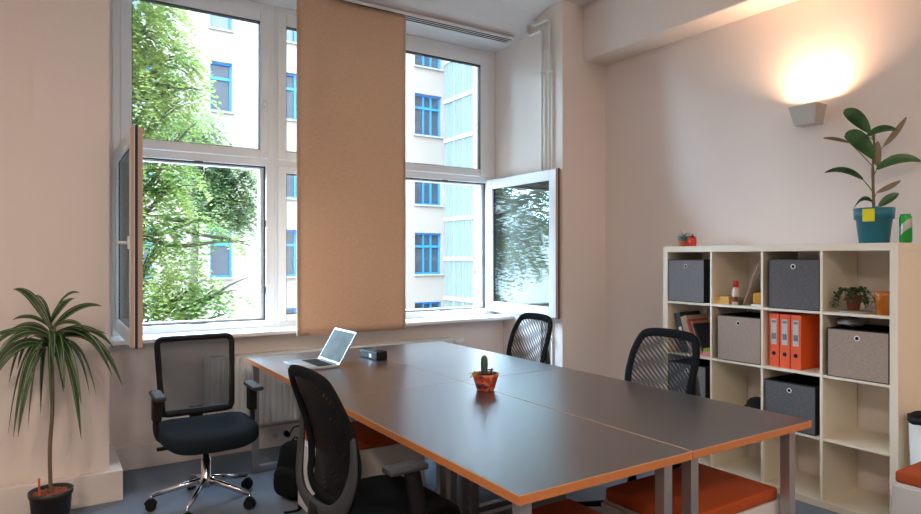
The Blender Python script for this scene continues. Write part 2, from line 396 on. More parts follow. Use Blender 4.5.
# radiator
rad = thing('radiator', 'long white ribbed panel radiator under the window sill behind the desks', 'radiator', (0, 0, 0))
bm = nb(); prof = []
rx0, rx1 = .915, 2.86
x = rx0
while x < rx1-.03:
    prof += [(x, 4.545), (x+.008, 4.53), (x+.025, 4.53), (x+.0333, 4.545)]; x += .0417
prof += [(rx1, 4.545), (rx1, 4.60), (rx0, 4.60)]
prism(bm, prof, 'z', .215, .695); obj('front_panel', bm, M['rad'], rad)
for a_ in (rx0-.008, rx1-.002): obj('side_cover', B(a_, a_+.01, 4.532, 4.665, .205, .705, .003), M['rad'], rad)
bm = nb(); box(bm, rx0, rx1, 4.532, 4.545, .695, .71); box(bm, rx0, rx1, 4.65, 4.66, .695, .71)
xx = rx0+.01
while xx < rx1: box(bm, xx, xx+.008, 4.545, 4.65, .700, .708); xx += .025
obj('top_grille', bm, M['rad'], rad)
obj('rear_panel', B(rx0, rx1, 4.635, 4.655, .22, .69), M['rad'], rad)
for bx in (1.1, 1.9, 2.7): obj('wall_bracket', B(bx, bx+.03, 4.655, 4.70, .3, .6), M['rad'], rad)
bm = nb(); tube(bm, [(rx1+.008, 4.585, .66), (rx1+.05, 4.585, .66)], .012); tube(bm, [(rx1+.045, 4.585, .66), (rx1+.13, 4.585, .675)], [.024, .020], 14)
tube(bm, [(rx1+.05, 4.585, .66), (rx1+.05, 4.585, .16), (rx1+.05, 4.668, .13)], .009); obj('valve', bm, M['white'], rad)

# heating pipes at the niche side
def hpipe(pts, label):
    p = thing('heating_pipe', label, 'pipe')
    bm = nb(); tube(bm, pts, .013, 12); obj('pipe_run', bm, M['rad'], p)
    y = pts[0][1]
    for z in (.72, 2.93): obj('clip', B(3.455, 3.509, y-.02, y+.02, z-.006, z+.006), M['rad'], p)
hp = lambda y0, y1, zt, up: [(3.487, y0, 0), (3.487, y0, zt-.03), (3.487, y0+.008, zt-.008), (3.487, y0+.03, zt), (3.487, y1-.03, zt), (3.487, y1-.008, zt+.008), (3.487, y1, zt+.03), (3.487, y1, up)]
hpipe(hp(4.13, 4.31, 3.30, 3.39), 'white heating pipe nearer the window glass, bent lower of the two')
hpipe(hp(4.035, 4.245, 3.37, 3.42), 'white heating pipe nearer the room, bent higher of the two')

# wall sockets on the plinth, with a plug
sk = thing('wall_socket', 'white round power socket on the plinth without a plug', 'socket', (1.395, 4.665, .085), group=None)
bm = nb(); box(bm, -.04, .04, -.012, 0, -.04, .04, .006); obj('cover_plate', bm, M['white'], sk)
bm = nb(); tube(bm, [(0, -.0125, 0), (0, -.0135, 0)], .021, 20); obj('insert', bm, M['label'], sk)
dup(sk, (1.475, 4.665, .085), label='white power socket on the plinth with the black plug in it')
bm = nb(); tube(bm, [(1.475, 4.650, .09), (1.475, 4.60, .09)], [.022, .017], 14)
tube(bm, smoothpath([(1.475, 4.60, .09), (1.475, 4.56, .11), (1.49, 4.50, .17), (1.54, 4.40, .18), (1.58, 4.28, .12), (1.60, 4.10, .01), (1.62, 3.7, .01)], 6), .005, 8)
tag(obj('power_cable', bm, M['blackp']), 'black power cable plugged into the plinth socket and arching to the floor', 'cable')

# ------------------------------------------------------------------ sconce
sx, sy = 3.862, 2.108
sco = thing('wall_lamp', 'small grey metal uplighter lamp glowing on the right wall above the rubber plant', 'lamp', (4.0, sy, 2.195))
bm = nb()
def quadring(pts0, pts1):
    A = [bm.verts.new(p) for p in pts0]; D = [bm.verts.new(p) for p in pts1]
    for i in range(4): bm.faces.new((A[i], A[(i+1)%4], D[(i+1)%4], D[i]))
    return A, D
O_ = -.065
t_out = [(O_-.12, -.085, .115), (O_, -.085, .115), (O_, .085, .115), (O_-.12, .085, .115)]
b_out = [(O_-.095, -.062, .0), (O_, -.062, .0), (O_, .062, .0), (O_-.095, .062, .0)]
t_in = [(O_-.115, -.08, .115), (O_-.005, -.08, .115), (O_-.005, .08, .115), (O_-.115, .08, .115)]
b_in = [(O_-.09, -.057, .006), (O_-.005, -.057, .006), (O_-.005, .057, .006), (O_-.09, .057, .006)]
A, D = quadring(b_out, t_out); bm.faces.new(A)
A2, D2 = quadring(b_in, t_in); bm.faces.new(A2)
for i in range(4): bm.faces.new((D[i], D[(i+1)%4], D2[(i+1)%4], D2[i]))
obj('shade', bm, mat('lamp_metal', s2l(186, 180, 172), .35, .4), sco)
bm = nb(); tube(bm, [(-.095, -.045, .026), (-.095, .045, .026)], .009, 12); obj('bulb', bm, mat('lamp_bulb', (1, .9, .75), .5, emit=(1, .72, .42), es=30), sco)
bm = nb(); box(bm, -.012, 0, -.04, .04, .02, .09, .003); tube(bm, [(-.008, 0, .055), (-.068, 0, .055)], .012); obj('bracket', bm, M['white'], sco)

# ------------------------------------------------------------------ desks
DX0, DXM, DX1 = 1.0765, 1.8165, 2.557
DY0, DYM, DY1 = 1.371, 2.808, 4.245
def desk(x0, x1, y0, y1, label):
    w, l = x1-x0-.003, y1-y0-.003
    t = thing('desk', label, 'desk', (x0+.0015, y0+.0015, 0), group='four desks pushed together into one table')
    bm = nb()
    box(bm, 0, w, 0, l, .712, .7385, .001); obj('edge_band', bm, M['edge'], t)
    bm = nb(); box(bm, .0025, w-.0025, .0025, l-.0025, .7386, .7405, 0); obj('tabletop', bm, M['lam'], t)
    bm = nb(); box(bm, 0, w, 0, .0023, .7386, .7402); box(bm, 0, w, l-.0023, l, .7386, .7402); box(bm, 0, .0023, .0023, l-.0023, .7386, .7402); box(bm, w-.0023, w, .0023, l-.0023, .7386, .7402)
    obj('top_rim', bm, M['edgetop'], t)
    for yy in (.03, l-.07):
        for xx in (.03, w-.105): obj('leg', B(xx, xx+.04, yy, yy+.04, .04, .712, .002), M['steel'], t)
        obj('foot_bar', B(.03, w-.065, yy, yy+.04, 0, .0399, .002), M['steel'], t)
    for a_ in (.10, w-.14): obj('under_rail', B(a_, a_+.03, .07, l-.07, .68, .7118), M['blackp'], t)
    return t
desk(DX0, DXM, DY0, DYM, 'dark-topped desk with the nearest corner, its top bare, at the front left of the table')
desk(DXM, DX1, DY0, DYM, 'dark-topped desk at the front right of the table, nearest the open shelf')
desk(DX0, DXM, DYM, DY1, 'dark-topped desk carrying the laptop at the back left of the table')
desk(DXM, DX1, DYM, DY1, 'dark-topped desk at the back right of the table, shining beneath the right window')

# ------------------------------------------------------------------ pedestals with orange cushions
def pedestal(name_label, x0, x1, y0, y1, rz=0):
    cx, cy = (x0+x1)/2, (y0+y1)/2; hx, hy = (x1-x0)/2, (y1-y0)/2
    t = thing('drawer_pedestal', name_label, 'cabinet', (cx, cy, 0), rz, group='white pedestals with orange seat cushions')
    obj('body', B(-hx, hx, -hy, hy, .05, .412, .003), M['cab'], t)
    for i in (-1, 1):
        for j in (-1, 1):
            bm = nb(); tube(bm, [(i*(hx-.06)-.01, j*(hy-.06), .025), (i*(hx-.06)+.01, j*(hy-.06), .025)], .024, 14); box(bm, i*(hx-.06)-.006, i*(hx-.06)+.006, j*(hy-.06)-.012, j*(hy-.06)+.012, .025, .052)
            obj('castor', bm, M['blackp'], t)
    for k, (a, b) in enumerate(((.06, .225), (.232, .405))):
        d = obj('drawer', B(-hx-.018, -hx, -hy+.004, hy-.004, a, b, .002), M['cab'], t)
    bm = nb(); box(bm, -hx+.004, hx-.004, -hy+.004, hy-.004, .412, .462, .011, segs=3); obj('cushion', bm, M['ora'], t, smooth=True)
    return t
pedestal('white drawer pedestal with orange cushion under the front right desk', 1.885, 2.48, 1.46, 1.85)
pedestal('white drawer pedestal with orange cushion under the nearest desk corner, mostly hidden', 1.16, 1.70, 1.46, 1.843, .03)
pedestal('white drawer pedestal with orange cushion under the laptop desk beside the backpack', 1.15, 1.70, 2.98, 3.37)
pedestal('white drawer pedestal with orange cushion standing beside the waste bin', 3.095, 3.50, .70, 1.31)

# ------------------------------------------------------------------ chairs
def star_base(t, R_=.29, metal='chrome', rot=.3, legn='base_leg'):
    for k in range(5):
        a = rot+k*2*PI/5; c_, s_ = math.cos(a), math.sin(a)
        bm = nb(); tube(bm, [(c_*.02, s_*.02, .135), (c_*.12, s_*.12, .118), (c_*R_, s_*R_, .082)], [.022, .017, .012], 10, flat=(.8, 1))
        tube(bm, [(c_*R_, s_*R_, .085), (c_*R_, s_*R_, .055)], .007, 8)
        lg = obj(legn, bm, M[metal], t, smooth=True)
        bm = nb()
        for off in (-.014, .014):
            ox, oy = -s_*off, c_*off
            tube(bm, [(c_*R_+ox*.5, s_*R_+oy*.5, .029), (c_*R_+ox*1.4, s_*R_+oy*1.4, .029)], .028, 18)
        tube(bm, bez((c_*(R_-.025), s_*(R_-.025), .038), (c_*R_, s_*R_, .085), (c_*(R_+.03), s_*(R_+.03), .036)), .009, 8)
        obj('castor', bm, M['blackp'], lg)
    bm = nb(); lathe(bm, [(.03, .10), (.034, .125), (.034, .15), (.026, .158), (.026, .26), (.019, .262), (.019, .37)], n=24); obj('gas_lift', bm, M[metal], t)

def rrect(w0, w1, z0, z1, r, n=5):
    """rounded trapezoid loop in (x,z): w0 half width at z0 (bottom), w1 at z1 (top)"""
    out = []
    for (cx, cz, a0) in ((w0-r, z0+r, -90), (w1-r, z1-r, 0), (-w1+r, z1-r, 90), (-w0+r, z0+r, 180)):
        for k in range(n+1):
            a = math.radians(a0+90*k/n); out.append((cx+r*math.cos(a), cz+r*math.sin(a)))
    return out

# chair A: built facing -y
ca = thing('task_chair', 'black task chair with square sheer mesh back and chrome star base by the window', 'chair', (.748, 3.80, 0), 0)
star_base(ca, .28, 'chrome', .42)
bm = nb()
ring = []
N = 40
def superell(a, b, n, k): 
    t = 2*PI*k/N; c_, s_ = math.cos(t), math.sin(t)
    return (a*math.copysign(abs(c_)**(2/n), c_), b*math.copysign(abs(s_)**(2/n), s_))
lay = [(.93, .378), (1.0, .395), (1.0, .43), (.97, .447), (.88, .456), (.5, .452), (.0, .448)]
rings = []
for f_, z in lay:
    if f_ == 0: rings.append([bm.verts.new((0, 0, z))]); continue
    rings.append([])
    for k in range(N):
        px, py = superell(.25*f_, .25*f_, 4.6, k)
        dz = -.03*max(0, (-py-.13)/.12)**2 + .012*(px/.25)**2
        rings[-1].append(bm.verts.new((px, py, z+dz)))
for a, b in zip(rings, rings[1:]):
    for k in range(N):
        if len(b) == 1: bm.faces.new((a[k], a[(k+1)%N], b[0]))
        else: bm.faces.new((a[k], a[(k+1)%N], b[(k+1)%N], b[k]))
bm.faces.new(rings[0])
obj('seat', bm, mat('seat_fabric', s2l(18, 30, 38), .9, noise=.2, nscale=300, bump=.3, bscale=800, spec=.25), ca, loc=(0, -.03, 0), smooth=True)
obj('seat_mechanism', B(-.08, .08, -.12, .10, .335, .385, .01), M['blackp'], ca)
bm = nb(); tube(bm, [(-.08, -.06, .355), (-.22, -.05, .36)], .006); box(bm, -.26, -.20, -.065, -.035, .352, .368, .004); obj('height_lever', bm, M['blackp'], ca)
loop = rrect(.195, .212, .475, .905, .035)
ybk = lambda z: .235 + (z-.47)*.20 - .03*math.sin((z-.47)/.44*PI)
pts = [(x, ybk(z), z) for x, z in loop]
bm = nb(); tube(bm, pts, .017, 10, closed=True, flat=(1.0, 1.3), up=(0, 1, .1)); obj('back_frame', bm, M['blackp'], ca, smooth=True)
bm = nb(); n1, n2 = 8, 12; g = []
for j in range(n2+1):
    z = .475+.43*j/n2; hw = .195+.017*j/n2-.004
    g.append([bm.verts.new((hw*(2*i/n1-1), ybk(z)+.004, z)) for i in range(n1+1)])
for j in range(n2):
    for i in range(n1): bm.faces.new((g[j][i], g[j][i+1], g[j+1][i+1], g[j+1][i]))
obj('back_mesh', bm, M['meshA'], ca, smooth=True)
bm = nb(); tube(bm, smoothpath([(0, .08, .36), (0, .20, .365), (0, .275, .42), (0, .285, .50)], 5), .026, 10, flat=(1.5, .6)); box(bm, -.2, .2, .225, .262, .462, .498, .01); obj('back_bracket', bm, M['blackp'], ca)
for s in (-1, 1):
    bm = nb(); tube(bm, smoothpath([(s*.12, 0, .372), (s*.22, 0, .385), (s*.256, 0, .44), (s*.256, .01, .55), (s*.254, .0, .635)], 5), [.018]*21, 8, flat=(1.2, .8)); ar = obj('armrest', bm, M['blackp'], ca, smooth=True)
    obj('arm_pad', B(s*.254-.030, s*.254+.030, -.15, .08, .632, .657, .010), M['greyp'], ar)
    bm = nb(); box(bm, s*.254-.022, s*.254+.022, -.035, .04, .50, .635, .008); obj('arm_sleeve', bm, M['blackp'], ar)

# mesh chairs around the table: built facing +x
def mesh_chair(label, loc, rz, mm, group, arms=True):
    t = thing('office_chair', label, 'chair', loc, rz, group)
    star_base(t, .29, 'blackp', .2)
    bm = nb(); rings = []
    for f_, z in lay:
        if f_ == 0: rings.append([bm.verts.new((0, 0, z+.025))]); continue
        rings.append([])
        for k in range(N):
            px, py = superell(.25*f_, .25*f_, 3.4, k)
            rings[-1].append(bm.verts.new((px, py, z+.025-.03*max(0, (px-.13)/.12)**2 + .015*(py/.25)**2)))
    for a, b in zip(rings, rings[1:]):
        for k in range(N):
            if len(b) == 1: bm.faces.new((a[k], a[(k+1)%N], b[0]))
            else: bm.faces.new((a[k], a[(k+1)%N], b[(k+1)%N], b[k]))
    bm.faces.new(rings[0]); obj('seat', bm, M['blackf'], t, loc=(.02, 0, 0), smooth=True)
    obj('seat_mechanism', B(-.12, .12, -.08, .08, .345, .408, .01), M['blackp'], t)
    # x of the back as a function of height
    zs = [.46, .56, .66, .76, .86, .98]; xs = [-.22, -.205, -.185, -.20, -.235, -.285]
    def xb(z):
        for i in range(5):
            if z <= zs[i+1]: 
                f_ = (z-zs[i])/(zs[i+1]-zs[i]); f_ = f_; return xs[i]+(xs[i+1]-xs[i])*f_
        return xs[-1]
    def hw(z):   # half width
        pz = [.55, .66, .76, .86, .93, .98]; ph = [.165, .190, .203, .200, .186, .155]
        for i in range(5):
            if z <= pz[i+1]: f_ = (z-pz[i])/(pz[i+1]-pz[i]); return ph[i]+(ph[i+1]-ph[i])*f_
        return ph[-1]
    bm = nb(); side = [.58, .62, .68, .74, .80, .86, .91, .95]
    loop = [(hw(z), z) for z in side] + [(.150, .972), (.09, .983), (0, .986), (-.09, .983), (-.150, .972)] + [(-hw(z), z) for z in side[::-1]] + [(-.12, .545), (0, .535), (.12, .545)]
    pts = smoothpath([(xb(z)+.0, y, z) for y, z in loop], 3, closed=True)
    tube(bm, pts, .011, 8, closed=True, flat=(2.1, 1), up=(1, 0, .15)); obj('back_frame', bm, M['blackf'], t, smooth=True)
    bm = nb(); g = []; n1, n2 = 10, 16
    for j in range(n2+1):
        z = .55+.425*j/n2
        h_ = hw(max(.55, z))-.004
        g.append([bm.verts.new((xb(z)+.012+.03*(1-(2*i/n1-1)**2)*-.6, h_*(2*i/n1-1), z)) for i in range(n1+1)])
    for j in range(n2):
        for i in range(n1): bm.faces.new((g[j][i], g[j][i+1], g[j+1][i+1], g[j+1][i]))
    obj('back_mesh', bm, M[mm], t, smooth=True)
    # grey U-shaped shell that carries the back from behind
    bm = nb(); u = [(.214, .80, -.215), (.222, .72, -.215), (.218, .65, -.222), (.19, .58, -.236), (.14, .535, -.245), (.07, .515, -.248), (0, .51, -.248)]
    path = [(x_, y_, z_) for y_, z_, x_ in u] + [(x_, -y_, z_) for y_, z_, x_ in u[-2::-1]]
    sp = smoothpath(path, 4); nn = len(sp)
    tube(bm, sp, [.010+.018*math.sin(PI*i/(nn-1))**.6 for i in range(nn)], 10, flat=(1.2, .55), up=(1, 0, .2)); obj('back_shell', bm, M['greyp'], t, smooth=True)
    bm = nb(); tube(bm, smoothpath([(-.08, 0, .375), (-.2, 0, .375), (-.255, 0, .41), (-.255, 0, .53)], 5), .03, 10, flat=(1.6, .5)); obj('back_bracket', bm, M['blackp'], t)
    for s in (-1, 1):
        bm = nb(); tube(bm, smoothpath([(.0, s*.14, .385), (.0, s*.25, .395), (.0, s*.285, .45), (-.01, s*.285, .56), (-.03, s*.28, .68)], 5), .021, 8, flat=(1.5, .8)); ar = obj('armrest', bm, M['blackp'], t, smooth=True)
        bm = nb(); box(bm, -.13, .02, s*.28-.034, s*.28+.034, .678, .702, .010); obj('arm_pad', bm, M['greyp'], ar)
    return t
mesh_chair('black mesh office chair at the near long side of the table, seen from behind', (1.04, 2.165, 0), .05, 'meshB', 'mesh office chairs around the desks')
mesh_chair('black mesh office chair in front of the bookshelf, its curved back rising beyond the desks', (2.50, 2.25, 0), PI+.02, 'meshC', 'mesh office chairs around the desks')
mesh_chair('black mesh office chair furthest away, in the corner by the open right window sash', (2.52, 3.40, 0), PI-.06, 'meshC', 'mesh office chairs around the desks')

# ------------------------------------------------------------------ shelf
SX, SY = 3.60, 2.925          # front plane; far interior edge
SB = 3.985                    # back
sh = thing('cube_shelf', 'large white four by four open cube shelf against the right wall', 'shelf')
bm = nb(); box(bm, SX, SB, SY-1.385-.04, SY+.04, 1.425, 1.465, .002); obj('top_panel', bm, M['shelf'], sh)
bm = nb(); box(bm, SX, SB, SY-1.385-.04, SY+.04, 0, .04, .002); obj('bottom_panel', bm, M['shelf'], sh)
obj('side_panel', B(SX, SB, SY, SY+.04, .04, 1.425, .002), M['shelf'], sh)
obj('side_panel', B(SX, SB, SY-1.385-.04, SY-1.385, .04, 1.425, .002), M['shelf'], sh)
cols = [0, .35, .70, 1.05]; rows = [1.09, .74, .39, .04]
for s in cols[1:]: obj('divider', B(SX+.001, SB-.001, SY-s, SY-s+.015, .04, 1.425, .001), M['shelf'], sh)
for z in rows[:3]:
    bm = nb()
    for s in cols: box(bm, SX+.002, SB-.002, SY-s-.3348, SY-s-.0002, z-.015, z)
    obj('shelf_board', bm, M['shelf'], sh)
def fbox(label, col, row, m, w=.31, h=.29, off=.01, prot=.0, extra=0):
    """fabric storage box with an eyelet; off = gap at its far side"""
    y1 = SY-cols[col]-off; z = rows[row]
    t = thing('storage_box', label, 'box', (SX-prot, y1-w/2, z), group='fabric storage boxes in the cube shelf')
    D = .345
    bm = nb(); box(bm, 0, .003, -w/2+.002, w/2-.002, 0.004, h-.006, .001); obj('front_panel', bm, m, t)
    bm = nb()
    box(bm, .003, D, -w/2, -w/2+.004, 0, h); box(bm, .003, D, w/2-.004, w/2, 0, h); box(bm, D, D+.004, -w/2, w/2, 0, h); box(bm, .003, D, -w/2+.004, w/2-.004, 0, .004)
    box(bm, -.001, .006, -w/2, w/2, h-.006, h); box(bm, -.001, .006, -w/2, -w/2+.003, 0, h-.006); box(bm, -.001, .006, w/2-.003, w/2, 0, h-.006); box(bm, -.001, .006, -w/2, w/2, 0, .004)
    obj('side_cloth', bm, M['blackcloth'], t)
    bm = nb(); N_ = 20
    ring = [(-.0015, .012*math.cos(2*PI*k/N_), h-.045+.012*math.sin(2*PI*k/N_)) for k in range(N_)]
    tube(bm, ring, .0028, 6, closed=True); ey = obj('eyelet', bm, M['white'], t)
    bm = nb(); tube(bm, [(-.002, 0, h-.045), (.001, 0, h-.045)], .010, 16); obj('eyelet_hole', bm, M['dark'], ey)
    return t
fbox('grey woven box in the top row of the shelf, furthest from the rubber plant', 0, 0, M['boxg'], .285, .285, .006)
fbox('charcoal woven box in the top row, between the red-capped bottle and the vine', 2, 0, M['boxd'], .298, .292, .036)
fbox('taupe woven box in the second row, below the red-capped bottle', 1, 1, M['boxb'], .295, .285, .040)
fbox('taupe woven box in the second row, below the small vine plant', 3, 1, M['boxb'], .306, .265, .027)
fbox('grey woven box in the third row of the shelf, mostly behind the black mesh chair', 0, 2, M['boxg'], .295, .285, .008)
fbox('charcoal woven box in the third row of the shelf, right below the orange binders', 2, 2, M['boxd'], .30, .275, .012)
# grommet strip: crumpled bag on top of the box below the vine
bm = nb(); bmesh.ops.create_icosphere(bm, subdivisions=3, radius=1)
for v in bm.verts:
    k = 1+.25*math.sin(v.co.x*7+v.co.y*5)*math.cos(v.co.z*6+v.co.y*4)
    v.co = Vector((v.co.x*.09*k, v.co.y*.06*k, v.co.z*.022*k))
tag(obj('plastic_bag', bm, mat('bag_white', s2l(150, 150, 150), .4), loc=(SX+.14, 1.79, 1.033), smooth=True), 'crumpled pale bag showing above the taupe box below the vine plant', 'bag')
# binders
def binder(y, w, label, hasl=True):
    t = thing('ring_binder', label, 'binder', (SX+.03, y, rows[1]), group='orange ring binders on the shelf')
    obj('cover', B(0, .285, -w/2, w/2, 0, .315, .003), M['red'], t)
    if hasl:
        obj('spine_label', B(-.001, .001, -w/2+.014, w/2-.014, .135, .285), M['label'], t)
        for a_, b_ in ((.165, .20), (.262, .275)): obj('label_print', B(-.0015, -.001, -w/2+.018, w/2-.018, a_, b_), M['print'], t)
    bm = nb(); tube(bm, [(-.0015, 0, .08), (.001, 0, .08)], .012, 16); obj('finger_hole', bm, M['dark'], t)
    return t
binder(2.174, .062, 'orange-red ring binder on the shelf, the one of the row touching the taupe box side')
binder(2.108, .062, 'orange-red ring binder in the middle of the row on the shelf')
binder(2.042, .062, 'orange-red ring binder on the shelf with its plain wide cover side showing')

# books in the second row, first compartment
def slab(name, w, h, d, m, loc, tilt, label, cat, lean=0):
    t = thing(name, label, cat, (loc[0], loc[1], loc[2]+w*math.sin(-tilt))); t.rotation_euler = (tilt, 0, 0)
    obj('cover', B(0, d, 0, w, 0, h, .002), m, t)
    obj('pages', B(.004, d-.004, .004, w-.004, h-.0005, h+.0003), M['label'], t)
    return t
b1 = slab('magazine_file', .048, .27, .22, mat('cover_blueblack', s2l(40, 46, 54), .5), (SX+.05, 2.795, .741), -.27, 'dark blue-black file with a white mark leaning in the shelf compartment', 'file')
obj('white_mark', B(-.001, 0, .012, .034, .10, .17), M['white'], b1)
slab('book', .05, .25, .21, mat('cover_beige', s2l(176, 150, 126), .7), (SX+.05, 2.741, .741), -.29, 'thick beige book leaning on the dark blue-black file', 'book')
slab('book', .022, .235, .21, mat('cover_red', s2l(150, 62, 50), .6), (SX+.05, 2.716, .741), -.33, 'thin dull red book leaning beside the thick beige one', 'book')
slab('book', .02, .225, .2, mat('cover_pink', s2l(196, 120, 96), .6), (SX+.06, 2.692, .741), -.37, 'thin salmon book in the shelf beside the dull red one', 'book')
slab('book', .016, .215, .2, mat('cover_black', s2l(26, 26, 30), .5), (SX+.06, 2.672, .741), -.42, 'thin black book leaning outermost in the book compartment', 'book')
tag(obj('notepad', B(0, .18, -.034, .034, 0, .028, .002), mat('pad_pink', s2l(206, 130, 136), .7), loc=(SX+.03, 2.632, .7402)), 'pink pad lying flat under the lime one in the book compartment', 'notepad')
tag(obj('notepad', B(0, .17, -.03, .03, 0, .022, .002), mat('pad_lime', s2l(150, 160, 50), .7), loc=(SX+.03, 2.632, .7684)), 'lime green pad lying on the pink one in the book compartment', 'notepad')

# first row, second compartment
z = rows[0]
bm = nb(); box(bm, 0, .09, -.05, .05, 0, .048, .002)
tag(obj('carton', bm, mat('yellow_card', s2l(222, 180, 104), .7), loc=(SX+.04, 2.530, z)), 'small yellow carton standing beside the red-capped bottle', 'box')
t = thing('glue_bottle', 'pale bottle with a red cap in the shelf beside the yellow carton', 'bottle', (SX+.05, 2.437, z))
bm = nb(); lathe(bm, [(.02, 0), (.024, .004), (.024, .085), (.017, .108), (.010, .114)], n=24); obj('body', bm, mat('bottle_cream', s2l(214, 196, 172), .4), t)
bm = nb(); lathe(bm, [(.015, .113), (.018, .115), (.016, .148), (.010, .152)], n=20); obj('cap', bm, mat('cap_red', s2l(190, 26, 28), .4), t)
bm = nb(); lathe(bm, [(.0245, .02), (.0246, .022), (.0246, .05), (.0245, .052)], n=24, caps=False); obj('bottle_label', bm, mat('label_brown', s2l(110, 50, 44), .6), t)
t = thing('drawing_board', 'thin pale board leaning against the divider beside the red-capped bottle', 'board', (SX+.03, 2.375, z+.002)); t.rotation_euler = (.36, 0, 0)
obj('board', B(0, .25, -.006, 0, .001, .28, .001), mat('board_brown', s2l(176, 156, 140), .6), t)
bm = nb(); box(bm, -.003, 0, -.007, .001, .001, .28); obj('board_edge', bm, mat('board_rim', s2l(150, 112, 96), .6), t)
bm = nb(); box(bm, 0, .08, -.032, .032, 0, .07, .012)
tag(obj('pouch', bm, mat('ochre_cloth', s2l(188, 132, 34), .8), loc=(SX+.03, 2.282, z+.0135)), 'ochre yellow pouch sitting on a flat tin behind the leaning board', 'pouch')
bm = nb(); box(bm, 0, .11, -.036, .036, 0, .013, .003)
tag(obj('flat_tin', bm, M['white'], loc=(SX+.02, 2.279, z)), 'flat white tin lying under the ochre yellow pouch', 'tin')
bm = nb(); box(bm, 0, .06, -.02, .02, 0, .15, .008)
tag(obj('black_case', bm, M['blackcloth'], loc=(SX+.15, 2.265, z)), 'upright black case behind the ochre yellow pouch', 'case')
t = thing('small_tin', 'tiny dark tin between the red-capped bottle and the leaning board', 'tin', (SX+.05, 2.405, z))
bm = nb(); lathe(bm, [(.016, 0), (.017, .002), (.017, .034), (.015, .036)], n=20); obj('tin_body', bm, mat('tin_dark', s2l(70, 58, 44), .4, .3), t)
bm = nb(); lathe(bm, [(.0175, .036), (.0175, .045), (.012, .047)], n=20); obj('lid', bm, mat('tin_lid', s2l(120, 104, 80), .4, .3), t)

# third row, second compartment: black pouch
bm = nb(); bmesh.ops.create_icosphere(bm, subdivisions=3, radius=1)
for v in bm.verts:
    k = 1+.18*math.sin(v.co.x*5+v.co.y*7)*math.cos(v.co.z*4)
    v.co = Vector((v.co.x*.11*k, v.co.y*.085*k, max(-.055, v.co.z*.065*k)))
tag(obj('cloth_bundle', bm, M['blackcloth'], loc=(SX+.13, 2.32, rows[2]+.056), smooth=True), 'black crumpled bundle lying in the compartment below the taupe box', 'bundle')

# ------------------------------------------------------------------ plants
def leaf(bm, base, d0, length, width, droop, uvl, n=8, fold=.25, twist=0, blunt=False, cup=0):
    """arching blade: starts at base in direction d0, bends down by droop; returns its tip"""
    d = Vector(d0).normalized(); p = Vector(base); st = length/n
    rows_ = []
    for i in range(n+1):
        t = i/n
        if blunt: wv = width*max(.02, math.sin(PI*min(1, (t*.93+.05)))**.55)
        else: wv = width*(.35+.65*math.sin(min(1, t*2.2)*PI/2))*(1-t**2.6)**.8 if t < 1 else .0006
        side = d.cross(Vector((0, 0, 1)))
        if side.length < .05: side = Vector((1, 0, 0))
        side.normalize(); nrm = side.cross(d).normalized()
        if twist:
            q = Matrix.Rotation(twist, 3, d); side = q @ side; nrm = q @ nrm
        rows_.append([p-side*wv+nrm*wv*fold, p-side*wv*.5+nrm*wv*fold*.4, p.copy(), p+side*wv*.5+nrm*wv*fold*.4, p+side*wv+nrm*wv*fold])
        p = p + d*st
        d = (d + Vector((0, 0, -1))*droop*st/length*(1.0+t)).normalized()
    vr = [[bm.verts.new(q) for q in r_] for r_ in rows_]
    for i in range(n):
        for k in range(4):
            f = bm.faces.new((vr[i][k], vr[i][k+1], vr[i+1][k+1], vr[i+1][k])); f.smooth = True
            for lp, (u, v) in zip(f.loops, ((k/4, i/n), ((k+1)/4, i/n), ((k+1)/4, (i+1)/n), (k/4, (i+1)/n))): lp[uvl].uv = (u, v)
    return p
def pot_bm(bm, r0, r1, h, rim=.012, th=.005):
    lathe(bm, [(r0*.9, 0), (r0, .002), (r1, h-.02), (r1+rim*.3, h-.02), (r1+rim*.4, h), (r1-th, h), (r0*.95, h*.75), (.001, h*.75)], n=36, caps=False)
    
c_, s_ = math.cos(.5742), math.sin(.5742)
def blade(bm, b, c, t, hw, side, uvl, n=12, blunt=True, fold=.2):
    b, c, t, side = Vector(b), Vector(c), Vector(t), Vector(side).normalized()
    vr = []
    for i in range(n+1):
        q = i/n; p = b*(1-q)**2 + c*2*q*(1-q) + t*q*q; tg = ((c-b)*(1-q)+(t-c)*q).normalized()
        sd = (side - tg*side.dot(tg)).normalized(); nr = tg.cross(sd)
        if nr.z < 0: nr = -nr
        if blunt: w = hw*max(.03, math.sin(PI*min(1, q*.95+.03)))**.6
        else: w = hw*(.35+.65*math.sin(min(1, q*2.4)*PI/2))*max(.02, 1-q**2.8)**.8
        vr.append([bm.verts.new(p+sd*(w*k)+nr*(abs(k)*w*fold)) for k in (-1, -.5, 0, .5, 1)])
    for i in range(n):
        for k in range(4):
            f = bm.faces.new((vr[i][k], vr[i][k+1], vr[i+1][k+1], vr[i+1][k])); f.smooth = True
            for lp_, (u, v) in zip(f.loops, ((k/4, i/n), ((k+1)/4, i/n), ((k+1)/4, (i+1)/n), (k/4, (i+1)/n))): lp_[uvl].uv = (u, v)
AX = Vector((c_, -s_, 0)); AZ = Vector((0, 0, 1)); AD = Vector((s_, c_, 0))
